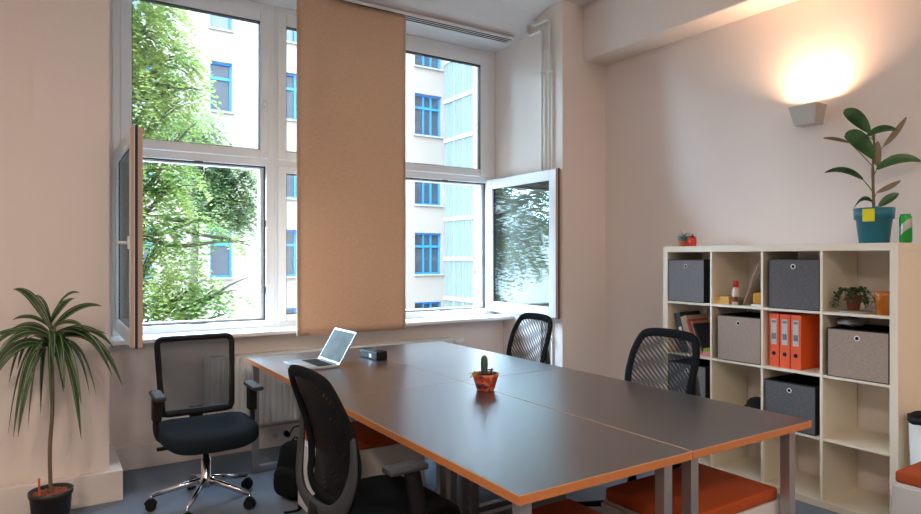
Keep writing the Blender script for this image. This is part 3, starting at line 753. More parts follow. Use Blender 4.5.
# dracaena on the floor
dx, dy = .012, 3.86
t = thing('dragon_plant', 'tall potted plant with arching striped leaves standing on the floor by the left pier', 'plant', (dx, dy, 0))
bm = nb(); lathe(bm, [(.072, 0), (.077, .003), (.093, .180), (.098, .182), (.100, .207), (.094, .208), (.091, .18), (.001, .175)], n=40, caps=False); obj('pot', bm, M['brownp'], t)
bm = nb(); rr = random.Random(3)
lathe(bm, [(.090, .178), (.07, .188), (.001, .190)], n=30, caps=False)
for k in range(150):
    a, q = rr.uniform(0, 2*PI), .084*math.sqrt(rr.random()); s_ = rr.uniform(.005, .009)
    bmesh.ops.create_icosphere(bm, subdivisions=1, radius=s_, matrix=Matrix.Translation((q*math.cos(a), q*math.sin(a), .189)))
obj('clay_pebbles', bm, M['clay'], t)
bm = nb(); st = smoothpath([(0, 0, .17), (-.005, .0, .4), (.006, 0, .62), (.004, 0, .82), (-.004, 0, .96), (.0, 0, 1.05)], 6); tube(bm, st, [.0095]*20+[.007]*11, 10); obj('stem', bm, M['stem'], t)
bm = nb(); box(bm, -.055, -.045, -.06, -.055, .20, .29); obj('plant_marker', bm, M['terra'], t)
bm = nb(); uvl = bm.loops.layers.uv.new('UVMap'); rr = random.Random(11)
c_, s_ = math.cos(.5742), math.sin(.5742)
DL = [(-0.229, 1.224, 1.0, 0.02, 0.05), (-0.056, 1.194, 1.02, 0.02, -0.05), (0.051, 1.173, 1.03, 0.0, 0.12), (0.158, 1.209, 1.02, 0.03, -0.02), (0.203, 1.133, 0.99, 0.04, 0.1), (0.224, 1.046, 0.98, 0.06, -0.1), (0.285, 1.0, 0.95, 0.05, 0.0), (0.254, 0.909, 0.96, 0.1, 0.12), (0.326, 0.797, 0.96, 0.13, -0.03), (0.29, 0.705, 0.93, 0.14, 0.14), (0.244, 0.675, 0.92, 0.12, -0.15), (0.214, 0.492, 0.92, 0.17, -0.1), (0.173, 0.665, 0.9, 0.13, 0.1), (0.132, 0.604, 0.93, 0.16, -0.2), (0.046, 0.578, 0.92, 0.13, -0.24), (0.081, 0.644, 0.9, 0.12, 0.2), (-0.086, 0.517, 0.9, 0.16, -0.15), (-0.132, 0.563, 0.92, 0.17, 0.12), (-0.219, 0.482, 0.9, 0.17, 0.0), (-0.315, 0.624, 0.91, 0.15, -0.1), (-0.285, 0.726, 0.94, 0.15, 0.1), (-0.305, 0.858, 0.96, 0.13, -0.05), (-0.275, 0.995, 0.97, 0.1, 0.08), (-0.244, 0.944, 0.95, 0.12, -0.18), (-0.295, 0.792, 0.92, 0.13, 0.18), (-0.183, 0.665, 0.9, 0.14, -0.25), (-0.015, 0.537, 0.88, 0.12, -0.22), (-0.061, 0.665, 0.87, 0.1, 0.2), (0.193, 0.766, 0.95, 0.12, -0.2), (0.112, 1.021, 1.0, 0.03, -0.15), (-0.112, 1.082, 1.0, 0.04, -0.12), (-0.153, 0.843, 0.95, 0.12, -0.22), (0.153, 0.894, 0.97, 0.1, -0.22)]
for i, (ux, tz, bz, ar, dp) in enumerate(DL):
    b0 = Vector((rr.uniform(-.006, .006), rr.uniform(-.006, .006), bz+.03)); t0 = AX*ux + AD*dp + AZ*tz
    lat = (AX*ux + AD*dp); m0 = (b0+t0)/2; m0.z = max(b0.z, t0.z if t0.z > b0.z else (b0.z+t0.z)/2) + ar*.9; m0 = m0 if t0.z > b0.z else Vector((lat.x*.62, lat.y*.62, m0.z))
    pr = lat.cross(AZ).normalized()
    tw = rr.uniform(.3, 1.0)*(1 if ux > 0 else -1)
    q_ = Matrix.Rotation(tw, 3, (t0-b0).normalized())
    blade(bm, b0, m0, t0, rr.uniform(.019, .027), q_ @ pr, uvl, 14, False, .3)
for v in bm.verts:
    lim = YN-.012-dy
    if v.co.y > lim: v.co.y = lim - (v.co.y-lim)*.12
obj('foliage', bm, M['drac'], t)

# rubber plant
px_, py_ = 3.76, 1.684
rp = thing('rubber_plant', 'rubber plant with large dark leaves in a teal pot on top of the shelf', 'plant', (px_, py_, 1.466))
bm = nb(); lathe(bm, [(.001, 0), (.068, 0), (.071, .003), (.085, .128), (.094, .130), (.098, .190), (.090, .190), (.087, .160), (.001, .155)], n=44, caps=False); obj('pot', bm, M['teal'], rp)
bm = nb(); lathe(bm, [(.086, .162), (.05, .168), (.001, .17)], n=30, caps=False); obj('soil', bm, M['soil'], rp)
# sticky note on the pot, facing the camera
na = math.atan2(-py_, -px_) - .25
nx_, ny_ = math.cos(na), math.sin(na)
bm = nb()
tx_, ty_ = -ny_, nx_
def P3(r_, s__, z_): return (nx_*r_+tx_*s__, ny_*r_+ty_*s__, z_)
vs = [bm.verts.new(P3(r_, s__, z_)) for r_, s__, z_ in ((.099, -.028, .182), (.099, .028, .182), (.0975, .028, .115), (.0975, -.028, .115), (.101, -.028, .182), (.101, .028, .182), (.0995, .028, .115), (.0995, -.028, .115))]
for q in ((0,1,2,3),(4,5,6,7),(0,1,5,4),(1,2,6,5),(2,3,7,6),(3,0,4,7)): bm.faces.new([vs[i] for i in q])
obj('sticky_note', bm, M['note'], rp)
bm = nb(); tube(bm, smoothpath([(0, 0, .15), (.0, .004, .30), (-.004, .004, .42), (0, 0, .55), (0, .002, .60)], 5), [.0075]*10+[.0055]*11, 10); obj('stem', bm, M['stem'], rp)
# stem height, leaf base (across, height), leaf tip, sag, half width, lean of the blade, depth at tip, material
for zs_0, b, t_, arch, hw, lean, dep, m_ in [
    (.56, (-.03, .60), (-.195, .705), .035, .036, .35, -.05, 'fic'), (.56, (-.05, .575), (.085, .600), .035, .022, .5, -.06, 'fic'),
    (.46, (.06, .53), (.21, .695), -.01, .016, .2, .05, 'ficb'), (.43, (-.01, .46), (-.195, .575), .055, .042, .35, -.06, 'fic'),
    (.41, (-.13, .545), (-.265, .575), .01, .010, .6, .02, 'ficb'), (.43, (.02, .55), (.075, .42), .02, .040, .3, .07, 'ficb'),
    (.37, (.01, .40), (.225, .438), .05, .028, .4, -.04, 'fic'), (.27, (-.065, .345), (-.285, .378), .045, .020, .9, -.03, 'fic'),
    (.24, (.02, .275), (.17, .345), -.005, .015, .5, .04, 'ficb'), (.19, (.02, .20), (.10, .265), .01, .022, .3, -.05, 'fic'),
    (.18, (-.02, .225), (-.145, .185), .045, .014, .7, -.06, 'fic')]:
    bm = nb(); uvl = bm.loops.layers.uv.new('UVMap')
    B_ = AX*b[0]+AZ*b[1]+AD*(dep*.2); T_ = AX*t_[0]+AZ*t_[1]+AD*dep; mid = (B_+T_)/2+AZ*arch*1.4
    tube(bm, [AZ*zs_0, B_*.5+AZ*zs_0*.5+AZ*.004, B_], [.003, .0026, .0022], 6)
    pr = (T_-B_).normalized().cross(AD).normalized()
    blade(bm, B_, mid, T_, hw, pr*math.cos(lean)+AD*math.sin(lean), uvl, 16)
    obj('leaf', bm, M[m_], rp)

# green can
can = thing('drink_can', 'green and silver drinks can on the shelf top beside the teal pot', 'can', (3.76, 1.532, 1.466))
bm = nb(); lathe(bm, [(.001, 0), (.024, 0), (.029, .012), (.029, .13), (.023, .146), (.024, .15), (.021, .15), (.001, .146)], n=32, caps=False)
cm_ = mat('can_paint', s2l(40, 140, 60), .35, .4); nt = cm_.node_tree; tcn = nt.nodes.new('ShaderNodeTexCoord'); sep = nt.nodes.new('ShaderNodeSeparateXYZ'); nt.links.new(tcn.outputs['Object'], sep.inputs[0])
ma = nt.nodes.new('ShaderNodeMath'); ma.operation = 'MULTIPLY_ADD'; ma.inputs[1].default_value = .9; nt.links.new(sep.outputs[1], ma.inputs[0]); nt.links.new(sep.outputs[2], ma.inputs[2])
cmp_ = nt.nodes.new('ShaderNodeMath'); cmp_.operation = 'COMPARE'; cmp_.inputs[1].default_value = .078; cmp_.inputs[2].default_value = .024; nt.links.new(ma.outputs[0], cmp_.inputs[0])
mx = nt.nodes.new('ShaderNodeMix'); mx.data_type = 'RGBA'; mx.inputs[6].default_value = s2l(34, 150, 58)+(1,); mx.inputs[7].default_value = s2l(170, 168, 160)+(1,); nt.links.new(cmp_.outputs[0], mx.inputs[0]); nt.links.new(mx.outputs[2], nt.nodes['Principled BSDF'].inputs['Base Color'])
obj('can_body', bm, cm_, can)

# two tiny pots at the far end of the shelf top
def succ(bm, n, r, h, seed):
    rr = random.Random(seed); uvl = bm.loops.layers.uv.new('UVMap')
    for k in range(n):
        a = 2*PI*k/n+rr.uniform(-.2, .2); leaf(bm, (0, 0, 0), (math.cos(a), math.sin(a), rr.uniform(.6, 1.8)), r*rr.uniform(.7, 1.2), h, rr.uniform(.8, 2.4), uvl, n=5)
p1 = thing('potted_succulent', 'tiny plant in a teal-over-orange pot at the far end of the shelf top', 'plant', (3.70, 2.866, 1.466))
bm = nb(); lathe(bm, [(.001, 0), (.034, 0), (.038, .036)], n=24, caps=False); obj('pot', bm, M['terra'], p1)
bm = nb(); lathe(bm, [(.0385, .036), (.042, .07), (.037, .07), (.001, .06)], n=24, caps=False); obj('pot_band', bm, mat('teal_dull', s2l(48, 104, 110), .5), p1)
bm = nb(); succ(bm, 11, .085, .004, 5); obj('foliage', bm, M['fic'], p1, loc=(0, 0, .062))
p2 = thing('potted_succulent', 'tiny plant in a bright red pot beside the teal-over-orange one', 'plant', (3.69, 2.795, 1.466))
bm = nb(); lathe(bm, [(.001, 0), (.027, 0), (.031, .03), (.029, .055), (.022, .062), (.001, .05)], n=24, caps=False); obj('pot', bm, mat('red_glaze', s2l(214, 58, 40), .35), p2)
bm = nb(); succ(bm, 9, .055, .006, 9); obj('foliage', bm, M['drac'], p2, loc=(0, 0, .055))

# vine plant and amber glass in the shelf
p3 = thing('potted_vine', 'small trailing vine in a dull red pot on a glass dish in the shelf', 'plant', (SX+.09, 1.755, rows[0]+.012))
bm = nb(); lathe(bm, [(.001, 0), (.028, 0), (.036, .062), (.04, .064), (.04, .082), (.036, .082), (.001, .07)], n=28, caps=False); obj('pot', bm, mat('dull_red', s2l(150, 66, 50), .6), p3)
bm = nb(); uvl = bm.loops.layers.uv.new('UVMap'); rr = random.Random(21)
for k in range(16):
    a = 2*PI*k/16+rr.uniform(-.2, .2); cc, ss = math.cos(a), math.sin(a); r_ = rr.uniform(.07, .105)
    if cc > .4: r_ *= .7
    zend = rr.uniform(.0, .06)
    path = smoothpath([(cc*.01, ss*.01, .085), (cc*r_*.6, ss*r_*.6, .115), (cc*r_, ss*r_, .07), (cc*r_*1.02, ss*r_*1.05, zend)], 4)
    tube(bm, path, .0012, 4)
    for q in path[3:]:
        for _ in range(2): leaf(bm, q, (rr.uniform(-1, 1), rr.uniform(-1, 1), rr.uniform(-.4, .8)), rr.uniform(.018, .028), .009, .8, uvl, n=3)
for v in bm.verts:
    v.co.y = max(-.11, min(.115, v.co.y)); v.co.x = max(-.085, v.co.x); v.co.z = max(.001, v.co.z)
obj('foliage', bm, M['drac'], p3)
bm = nb(); lathe(bm, [(.001, 0), (.07, 0), (.083, .01), (.081, .011), (.069, .003), (.001, .003)], n=30, caps=False)
tag(obj('glass_dish', bm, mat('dish', s2l(180, 180, 176), .15), loc=(SX+.09, 1.745, rows[0])), 'shallow pale dish under the dull red pot of the vine', 'dish')
gm = mat('amber_glass', s2l(196, 110, 30), .25); gm.node_tree.nodes['Principled BSDF'].inputs['Transmission Weight'].default_value = .25
bm = nb()
prof_ = [(.032, 0), (.034, .003), (.044, .10), (.0455, .12), (.041, .12), (.032, .008), (.001, .006)]
lathe(bm, [(.001, 0)]+prof_, n=32, caps=False)
for v in bm.verts:
    a = math.atan2(v.co.y, v.co.x); k = 1+.02*math.cos(a*16) if v.co.z < .1 else 1
    v.co.x *= k; v.co.y *= k
tag(obj('tumbler', bm, gm, loc=(SX+.055, 1.588, rows[0]), smooth=True), 'ribbed amber tumbler in the shelf compartment beside the vine', 'glass')

# cactus pot on the table
ct = thing('cactus_pot', 'small cactus with a pink bloom in a colourful painted pot on the desk seam', 'plant', (1.795, 2.55, .741))
pm = mat('painted_pot', s2l(170, 80, 50), .5); nt = pm.node_tree; tcn = nt.nodes.new('ShaderNodeTexCoord'); vo = nt.nodes.new('ShaderNodeTexVoronoi'); vo.inputs['Scale'].default_value = 38
nt.links.new(tcn.outputs['Object'], vo.inputs['Vector']); sp_ = nt.nodes.new('ShaderNodeSeparateColor'); nt.links.new(vo.outputs['Color'], sp_.inputs[0])
cr = nt.nodes.new('ShaderNodeValToRGB'); cr.color_ramp.interpolation = 'CONSTANT'
cols_ = [(0, (190, 74, 40)), (.22, (206, 116, 76)), (.42, (44, 48, 34)), (.55, (120, 40, 84)), (.66, (196, 60, 34)), (.78, (150, 140, 50)), (.9, (214, 130, 100))]
while len(cr.color_ramp.elements) < len(cols_): cr.color_ramp.elements.new(.5)
for e_, (p_, c__) in zip(cr.color_ramp.elements, cols_): e_.position = p_; e_.color = s2l(*c__)+(1,)
nt.links.new(sp_.outputs[0], cr.inputs[0]); nt.links.new(cr.outputs[0], nt.nodes['Principled BSDF'].inputs['Base Color'])
bm = nb(); lathe(bm, [(.001, 0), (.040, 0), (.043, .004), (.062, .068), (.067, .082), (.062, .084), (.055, .07), (.001, .066)], n=36, caps=False); obj('pot', bm, pm, ct)
bm = nb(); lathe(bm, [(.058, .072), (.03, .077), (.001, .078)], n=24, caps=False); obj('soil', bm, M['soil'], ct)
bm = nb()
NN = 24; prf = [(.012, .07), (.015, .10), (.016, .13), (.0145, .155), (.009, .168), (.001, .171)]
lathe(bm, prf, n=NN)
for v in bm.verts:
    a = math.atan2(v.co.y, v.co.x); k = 1+.12*math.cos(a*8); v.co.x *= k; v.co.y *= k
obj('cactus', bm, mat('cactus_green', s2l(66, 92, 72), .7, noise=.2, nscale=200), ct, loc=(-.004, .004, 0), smooth=True)
bm = nb(); uvl = bm.loops.layers.uv.new('UVMap'); rr = random.Random(4)
for k in range(7): leaf(bm, (-.045*c_, .045*s_, .075), (-c_+rr.uniform(-.7, .7), s_+rr.uniform(-.7, .7), rr.uniform(-.2, 1)), rr.uniform(.03, .045), .012, 1.2, uvl, n=4)
obj('yellow_leaf', bm, leaf_mat('lime_leaf', s2l(190, 200, 40), s2l(214, 216, 70)), ct)
bm = nb(); rr = random.Random(8)
for k in range(9):
    a = rr.uniform(0, 2*PI); q = rr.uniform(.0, .025); tube(bm, bez((.028*c_, -.028*s_, .078), (.03*c_, -.03*s_, .11), (.03*c_+q*math.cos(a), -.03*s_+q*math.sin(a), rr.uniform(.092, .108))), .0025, 6)
obj('purple_succulent', bm, mat('mauve_leaf', s2l(112, 60, 72), .6), ct)
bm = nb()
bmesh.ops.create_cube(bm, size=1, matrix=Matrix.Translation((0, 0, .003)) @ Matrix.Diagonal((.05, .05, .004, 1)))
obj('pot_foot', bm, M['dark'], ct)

# ------------------------------------------------------------------ laptop, black box
lp = thing('laptop', 'open silver laptop with a lit screen on the back left desk', 'laptop', (1.325, 3.70, .741), .03)
bm = nb(); box(bm, -.112, .112, -.162, .162, 0, .014, .004); obj('base', bm, M['silver'], lp)
bm = nb()
for r_ in range(5):
    for q in range(13):
        x0 = .085-r_*.0195; y0 = -.138+q*.0214
        if r_ == 4 and 3 <= q <= 8:
            if q == 3: box(bm, x0-.0165, x0, y0, y0+.125, .0141, .0155)
            continue
        box(bm, x0-.0165, x0, y0, y0+.0180, .0141, .0155)
obj('keyboard', bm, M['blackp'], lp)
obj('trackpad', B(-.095, -.025, -.05, .05, .0141, .0146), mat('pad_grey', s2l(188, 190, 194), .3), lp)
scr = bpy.data.objects.new('screen', None); C.objects.link(scr); scr.parent = lp; scr.location = (.108, 0, .012); scr.rotation_euler = (0, .55, 0)
obj('lid', B(0, .007, -.162, .162, 0, .222, .003), M['silver'], scr)
obj('hinge', B(-.004, .006, -.12, .12, -.004, .006, .002), M['blackp'], scr)
sm = mat('screen_glow', (.02, .02, .02), .25); nt = sm.node_tree; tcn = nt.nodes.new('ShaderNodeTexCoord'); n1_ = nt.nodes.new('ShaderNodeTexNoise'); n1_.inputs['Scale'].default_value = 9; n1_.inputs['Detail'].default_value = 6
nt.links.new(tcn.outputs['Object'], n1_.inputs['Vector']); cr = nt.nodes.new('ShaderNodeValToRGB'); cr.color_ramp.elements[0].position = .35; cr.color_ramp.elements[0].color = s2l(52, 74, 74)+(1,); cr.color_ramp.elements[1].position = .68; cr.color_ramp.elements[1].color = s2l(128, 160, 130)+(1,)
nt.links.new(n1_.outputs['Fac'], cr.inputs[0]); bb = nt.nodes['Principled BSDF']; nt.links.new(cr.outputs[0], bb.inputs['Emission Color']); bb.inputs['Emission Strength'].default_value = .3; bb.inputs['Roughness'].default_value = .5; bb.inputs['Specular IOR Level'].default_value = .12
obj('display', B(-.0012, 0, -.150, .150, .016, .208), sm, scr)
bx = thing('black_device', 'small black oblong device with a white mark lying across the desk seam', 'device', (1.757, 3.745, .741), .14)
obj('device_body', B(-.04, .04, -.10, .10, 0, .055, .008), M['blackp'], bx)
obj('white_mark', B(-.0406, -.040, -.035, -.008, .012, .036), M['white'], bx)
obj('device_cap', B(-.025, .025, -.06, .03, .055, .058, .002), M['greyp'], bx)

# ------------------------------------------------------------------ backpack and bin
bp = thing('backpack', 'black backpack standing on the carpet beside the desk leg', 'bag', (1.20, 3.60, 0), .5)
bm = nb(); bmesh.ops.create_icosphere(bm, subdivisions=4, radius=1)
for v in bm.verts:
    x, y, z = v.co; e = .6
    f = lambda q, a: math.copysign(abs(q)**e, q)*a
    zz = f(z, .165); k = 1-.22*(zz+.18)/.36; kk = 1+.04*math.sin(x*6+z*5)
    v.co = Vector((f(x, .075)*k*kk, f(y, .13)*k*kk, zz+.166))
obj('bag_body', bm, M['blackf'], bp, smooth=True)
bm = nb(); bmesh.ops.create_icosphere(bm, subdivisions=3, radius=1)
for v in bm.verts: v.co = Vector((v.co.x*.04-.07, math.copysign(abs(v.co.y)**.6, v.co.y)*.095, math.copysign(abs(v.co.z)**.6, v.co.z)*.085+.115))
obj('front_pocket', bm, M['blackf'], bp, smooth=True)
bm = nb(); tube(bm, bez((0, -.03, .325), (0, 0, .38), (0, .03, .325)), .006); obj('carry_loop', bm, M['blackp'], bp)
bm = nb(); tube(bm, smoothpath([(-.06, -.08, .30), (-.10, -.10, .2), (-.10, -.12, .05), (-.13, -.14, .008), (-.2, -.1, .008)], 5), .008, 6, flat=(1.6, .5)); obj('strap', bm, M['blackf'], bp)

bn = thing('waste_bin', 'white round waste bin with a black bag rim beside the shelf end', 'bin', (3.665, 1.35, 0))
bm = nb(); lathe(bm, [(.001, 0), (.10, 0), (.105, .005), (.122, .595), (.118, .595), (.10, .02), (.001, .02)], n=40, caps=False); obj('bin_body', bm, M['white'], bn)
bm = nb(); lathe(bm, [(.123, .573), (.127, .575), (.1265, .605), (.118, .607), (.114, .575), (.108, .48)], n=40, caps=False)
for v in bm.verts:
    a = math.atan2(v.co.y, v.co.x); v.co.z += .004*math.sin(a*7)
obj('bin_bag', bm, M['blackp'], bn)

# ------------------------------------------------------------------ outside
bl = thing('courtyard_building', 'cream plastered courtyard building with blue window frames beyond the windows', 'building')
FY = 29.5
mp_ = mat('render_cream', s2l(140, 129, 120), .95, noise=.03, nscale=.6)
xsw = [3.2, 6.45, 10.05, 13.5, 17.05]; zsw = [-3.2, .48, 4.17, 7.86, 11.5, 15.2]
W_, H_ = 1.66, 2.19
bm = nb()
WW = lambda x: .95 if x < 8 else W_
xs_ = [.5] + sum([[x-WW(x)/2, x+WW(x)/2] for x in xsw], []) + [18.4]
zs_ = [-8] + sum([[z, z+H_] for z in zsw], []) + [21]
for i in range(len(xs_)-1):
    for j in range(len(zs_)-1):
        if i % 2 == 1 and j % 2 == 1: continue
        box(bm, xs_[i], xs_[i+1], FY, FY+.35, zs_[j], zs_[j+1])
obj('facade', bm, mp_, bl)
blue = mat('blue_frame', s2l(36, 118, 190), .5); dg = mat('dark_pane', s2l(58, 64, 72), .12, spec=.8, noise=.3, nscale=1.5); ledge = mat('ledge_zinc', s2l(150, 150, 156), .5)
def fwin(bm, bg, bs, x, z, w=1.66):
    x0, x1 = x-w/2, x+w/2; y = FY+.2
    for a, b in ((x0, x0+.09), (x1-.09, x1), (x-.26, x-.16), (x+.2, x+.30)) if w > 1.2 else ((x0, x0+.08), (x1-.08, x1)): box(bm, a, b, y, y+.08, z, z+H_)
    for a, b in ((z, z+.09), (z+H_-.09, z+H_), (z+1.42, z+1.54)): box(bm, x0, x1, y-.01, y+.08, a, b)
    box(bg, x0+.02, x1-.02, y+.09, y+.12, z+.02, z+H_-.02)
    box(bs, x0-.06, x1+.06, FY-.10, FY+.2, z-.07, z)
proto = None
for x in xsw:
    if x in (3.2, 10.05): proto = None
    for z in zsw:
        if z < -1 and x < 10: continue
        if proto is None:
            bm, bg, bs = nb(), nb(), nb(); fwin(bm, bg, bs, 0, 0, WW(x))
            fr = obj('window', bm, blue, bl); pa = obj('pane', bg, dg, fr); le = obj('ledge', bs, ledge, fr); fr.location = (x, 0, z); proto = (fr, pa, le)
        else:
            f2 = proto[0].copy(); C.objects.link(f2); f2.location = (x, 0, z); f2.parent = bl
            for q in proto[1:]:
                q2 = q.copy(); C.objects.link(q2); q2.parent = f2
bm = nb(); tube(bm, [(5.08, FY-.12, -8), (5.08, FY-.12, 21)], .10, 10); obj('downpipe', bm, mat('pipe_brown', s2l(150, 128, 116), .6), bl)
obj('roof', B(.1, 18.4, FY-.4, FY+8, 21, 21.5), ledge, bl)
# glazed stair tower and brick wing on the right
tw = thing('stair_tower', 'pale green glazed stair tower with white floor bands beside the cream building', 'building')
TX = 18.1
gmt = mat('profiled_glass', s2l(120, 130, 126), .25, noise=.05, nscale=2)
bm = nb(); prof = []
y = 26.75
while y < 29.45: prof += [(TX, y), (TX-.04, y+.02), (TX-.04, y+.22), (TX, y+.24)]; y += .26
prof += [(TX, 29.49), (TX+.6, 29.49), (TX+.6, 26.75)]
prism(bm, prof, 'z', -8, 20); obj('glass_wall', bm, gmt, tw)
bw_ = mat('band_white', s2l(176, 180, 178), .6)
for k in range(-4, 9): obj('floor_band', B(TX-.10, TX-.03, 26.75, 29.48, 1.3+k*2.12-.10, 1.3+k*2.12+.10), bw_, tw)
bm = nb()
for yy in (27.6, 28.5): box(bm, TX-.09, TX-.035, yy, yy+.06, -8, 20)
obj('mullion', bm, mat('mullion_pale', s2l(136, 146, 144), .5), tw)
wg = thing('brick_wing', 'red brick wing of the courtyard seen at the edge of the right window', 'building')
brm = bpy.data.materials.new('brick'); brm.use_nodes = True; nt = brm.node_tree
br = nt.nodes.new('ShaderNodeTexBrick'); tcn = nt.nodes.new('ShaderNodeTexCoord'); mpn = nt.nodes.new('ShaderNodeMapping'); mpn.inputs['Rotation'].default_value = (PI/2, 0, PI/2)
nt.links.new(tcn.outputs['Object'], mpn.inputs[0]); nt.links.new(mpn.outputs[0], br.inputs['Vector']); br.inputs['Scale'].default_value = 1.5
br.inputs['Color1'].default_value = s2l(150, 108, 88)+(1,); br.inputs['Color2'].default_value = s2l(164, 128, 108)+(1,); br.inputs['Mortar'].default_value = s2l(170, 160, 150)+(1,)
nt.links.new(br.outputs[0], nt.nodes['Principled BSDF'].inputs['Base Color']); nt.nodes['Principled BSDF'].inputs['Roughness'].default_value = .9
bm = nb(); box(bm, TX-.06, TX+1, 14, 26.7, -8, 20)
obj('wing_wall', bm, brm, wg)
bm = nb()
for k in range(60): 
    box(bm, TX-.075, TX-.05, 26.45, 26.7+ (0 if k % 2 else -.12), -8+k*.46, -8+k*.46+.23)
obj('quoin', bm, mat('quoin_pale', s2l(170, 160, 150), .8), wg)
ob = thing('home_building', 'unseen outer wall of the office building, added to shade the courtyard', 'building')  # out of view; put in to block sky light from the courtyard
omat = mat('render_grey', s2l(166, 158, 150), .95, noise=.03, nscale=.6)
bm = nb(); box(bm, -26, NX0-.02, 4.94, 5.1, -8, 19); box(bm, 3.98, 30, 4.94, 5.1, -8, 19); box(bm, NX0-.02, 3.98, 4.94, 5.1, -8, .6); box(bm, NX0-.02, 3.98, 4.94, 5.1, 3.7, 19)
obj('outer_wall', bm, omat, ob)
tag(obj('courtyard_ground', B(-30, 40, 5.6, 60, -8.2, -8), mat('ground_paving', s2l(150, 150, 140), .9, noise=.2, nscale=1)), kind='structure')

# tree
def tree(name, label, x, y, blobs, m, seed, size, nleaf, trunk):
    t = thing(name, label, 'tree', (x, y, -8))
    rr = random.Random(seed)
    bm = nb(); tube(bm, smoothpath(trunk, 5), [.22-.16*i/(5*(len(trunk)-1)) for i in range(5*(len(trunk)-1)+1)], 10)
    top = Vector(trunk[-1]); tr = [Vector(p) for p in trunk]
    for b in blobs:
        c = Vector(b[:3]); s = min(tr, key=lambda q: (q-c).length + max(0, q.z-c.z)*2)
        tube(bm, smoothpath([s, (s+c)/2+Vector((0, 0, -.25)), c, c+(c-s)*.25], 4), [.06-.055*i/12 for i in range(13)], 6)
        for _ in range(5):
            e = c + Vector((rr.uniform(-1, 1)*b[3], rr.uniform(-1, 1)*b[3], rr.uniform(-.8, .8)*b[4]))
            tube(bm, smoothpath([(s+c)/2+(c-s)*.15, c*.6+e*.4, e], 3), [.02, .018, .016, .012, .009, .006, .004], 5)
    obj('trunk', bm, M['bark'], t)
    vs, fs = [], []
    tot = sum(b[3]*b[3]*b[4]*b[5] for b in blobs)
    for b in blobs:
        n = int(nleaf*b[3]*b[3]*b[4]*b[5]/tot)
        # leaves gather in sprays
        nsp = max(1, n//14)
        for _ in range(nsp):
            a = Vector((rr.gauss(0, 1), rr.gauss(0, 1), rr.gauss(0, 1))).normalized()*(rr.random()**.45)
            p = Vector(b[:3]) + Vector((a.x*b[3], a.y*b[3], a.z*b[4]))
            d = Vector((a.x+rr.uniform(-.5, .5), a.y+rr.uniform(-.5, .5), rr.uniform(-.7, .25))).normalized()
            sd = d.cross(Vector((0, 0, 1))).normalized()
            for k in range(14):
                q = p + d*(k//2)*size*.62 + Vector((0, 0, -.012*(k//2)**2*size*6)); sgn = 1 if k % 2 else -1
                ld = (sd*sgn + d*.6 + Vector((0, 0, rr.uniform(-.6, .2)))).normalized()
                wd = ld.cross(Vector((rr.uniform(-.4, .4), rr.uniform(-.4, .4), 1))).normalized()*size*.34
                L_ = size*rr.uniform(.8, 1.25); i0 = len(vs)
                vs += [q, q+ld*L_*.5+wd, q+ld*L_, q+ld*L_*.5-wd]; fs.append((i0, i0+1, i0+2, i0+3))
    me = bpy.data.meshes.new('foliage'); me.from_pydata([tuple(v) for v in vs], [], fs); me.update()
    o = bpy.data.objects.new('foliage', me); C.objects.link(o); me.materials.append(m); o.parent = t
    return t
tx, ty = .6, 10.6
def bl_(px, pz, r, h, dens=1.0, y=10.6): return (px-tx, y-ty, pz+8, r, h, dens)
tree('leafy_tree', 'bright green leafy tree filling the courtyard view of the left window', tx, ty,
     [bl_(*q) for q in [(.9, 5.3, .8, .6), (1.2, 4.8, .6, .5), (1.5, 4.4, .5, .45), (1.75, 4.0, .35, .35, .8), (1.0, 4.0, .7, .6), (1.3, 3.4, .6, .5, .9), (1.7, 3.2, .4, .4, .7), (1.1, 2.7, .7, .5), (1.6, 2.5, .45, .4, .9), (1.2, 2.0, .7, .5), (1.9, 1.95, .4, .25), (2.4, 1.65, .4, .16),
      (1.3, 1.4, .65, .4), (1.1, .8, .8, .5), (1.8, .85, .5, .4), (2.3, .85, .35, .25), (2.1, .4, .5, .3), (1.4, .1, .8, .4), (.4, 4.6, .8, .8), (.3, 3.2, .8, .8), (.2, 1.8, .8, .8), (.1, .5, .8, .7), (.7, 6.1, .9, .6), (-.7, 1.6, .8, .7, .8), (-1.4, 1.9, .9, .8, .7), (-1.0, 3.2, .9, .8, .7), (-2.1, 2.8, .9, .9, .6)]],
     M['tree'], 5, .085, 60000, [(0, 0, 0), (.05, 0, 3), (-.1, 0, 6), (0, .1, 8), (.1, .1, 10), (.0, 0, 12), (.1, 0, 13.6)])
tx, ty = 2.9, 17
tree('slender_tree', 'grey-green airy tree behind the bright leafy tree', tx, ty,
     [bl_(*q, y=17) for q in [(3.4, 4.1, .5, .5, .5), (3.9, 3.6, .5, .4, .8), (4.3, 3.6, .35, .4, .5), (3.6, 3.0, .55, .5, .9), (4.2, 2.9, .4, .5, .8), (4.3, 2.3, .3, .4, .5), (3.8, 2.4, .45, .4, .8), (3.3, 3.4, .6, .6, .8), (2.9, 4.6, .7, .6, .6)]],
     M['tree2'], 9, .10, 13000, [(0, 0, 0), (.0, 0, 5), (.1, 0, 8), (.2, 0, 10.5), (.4, 0, 12.5)])

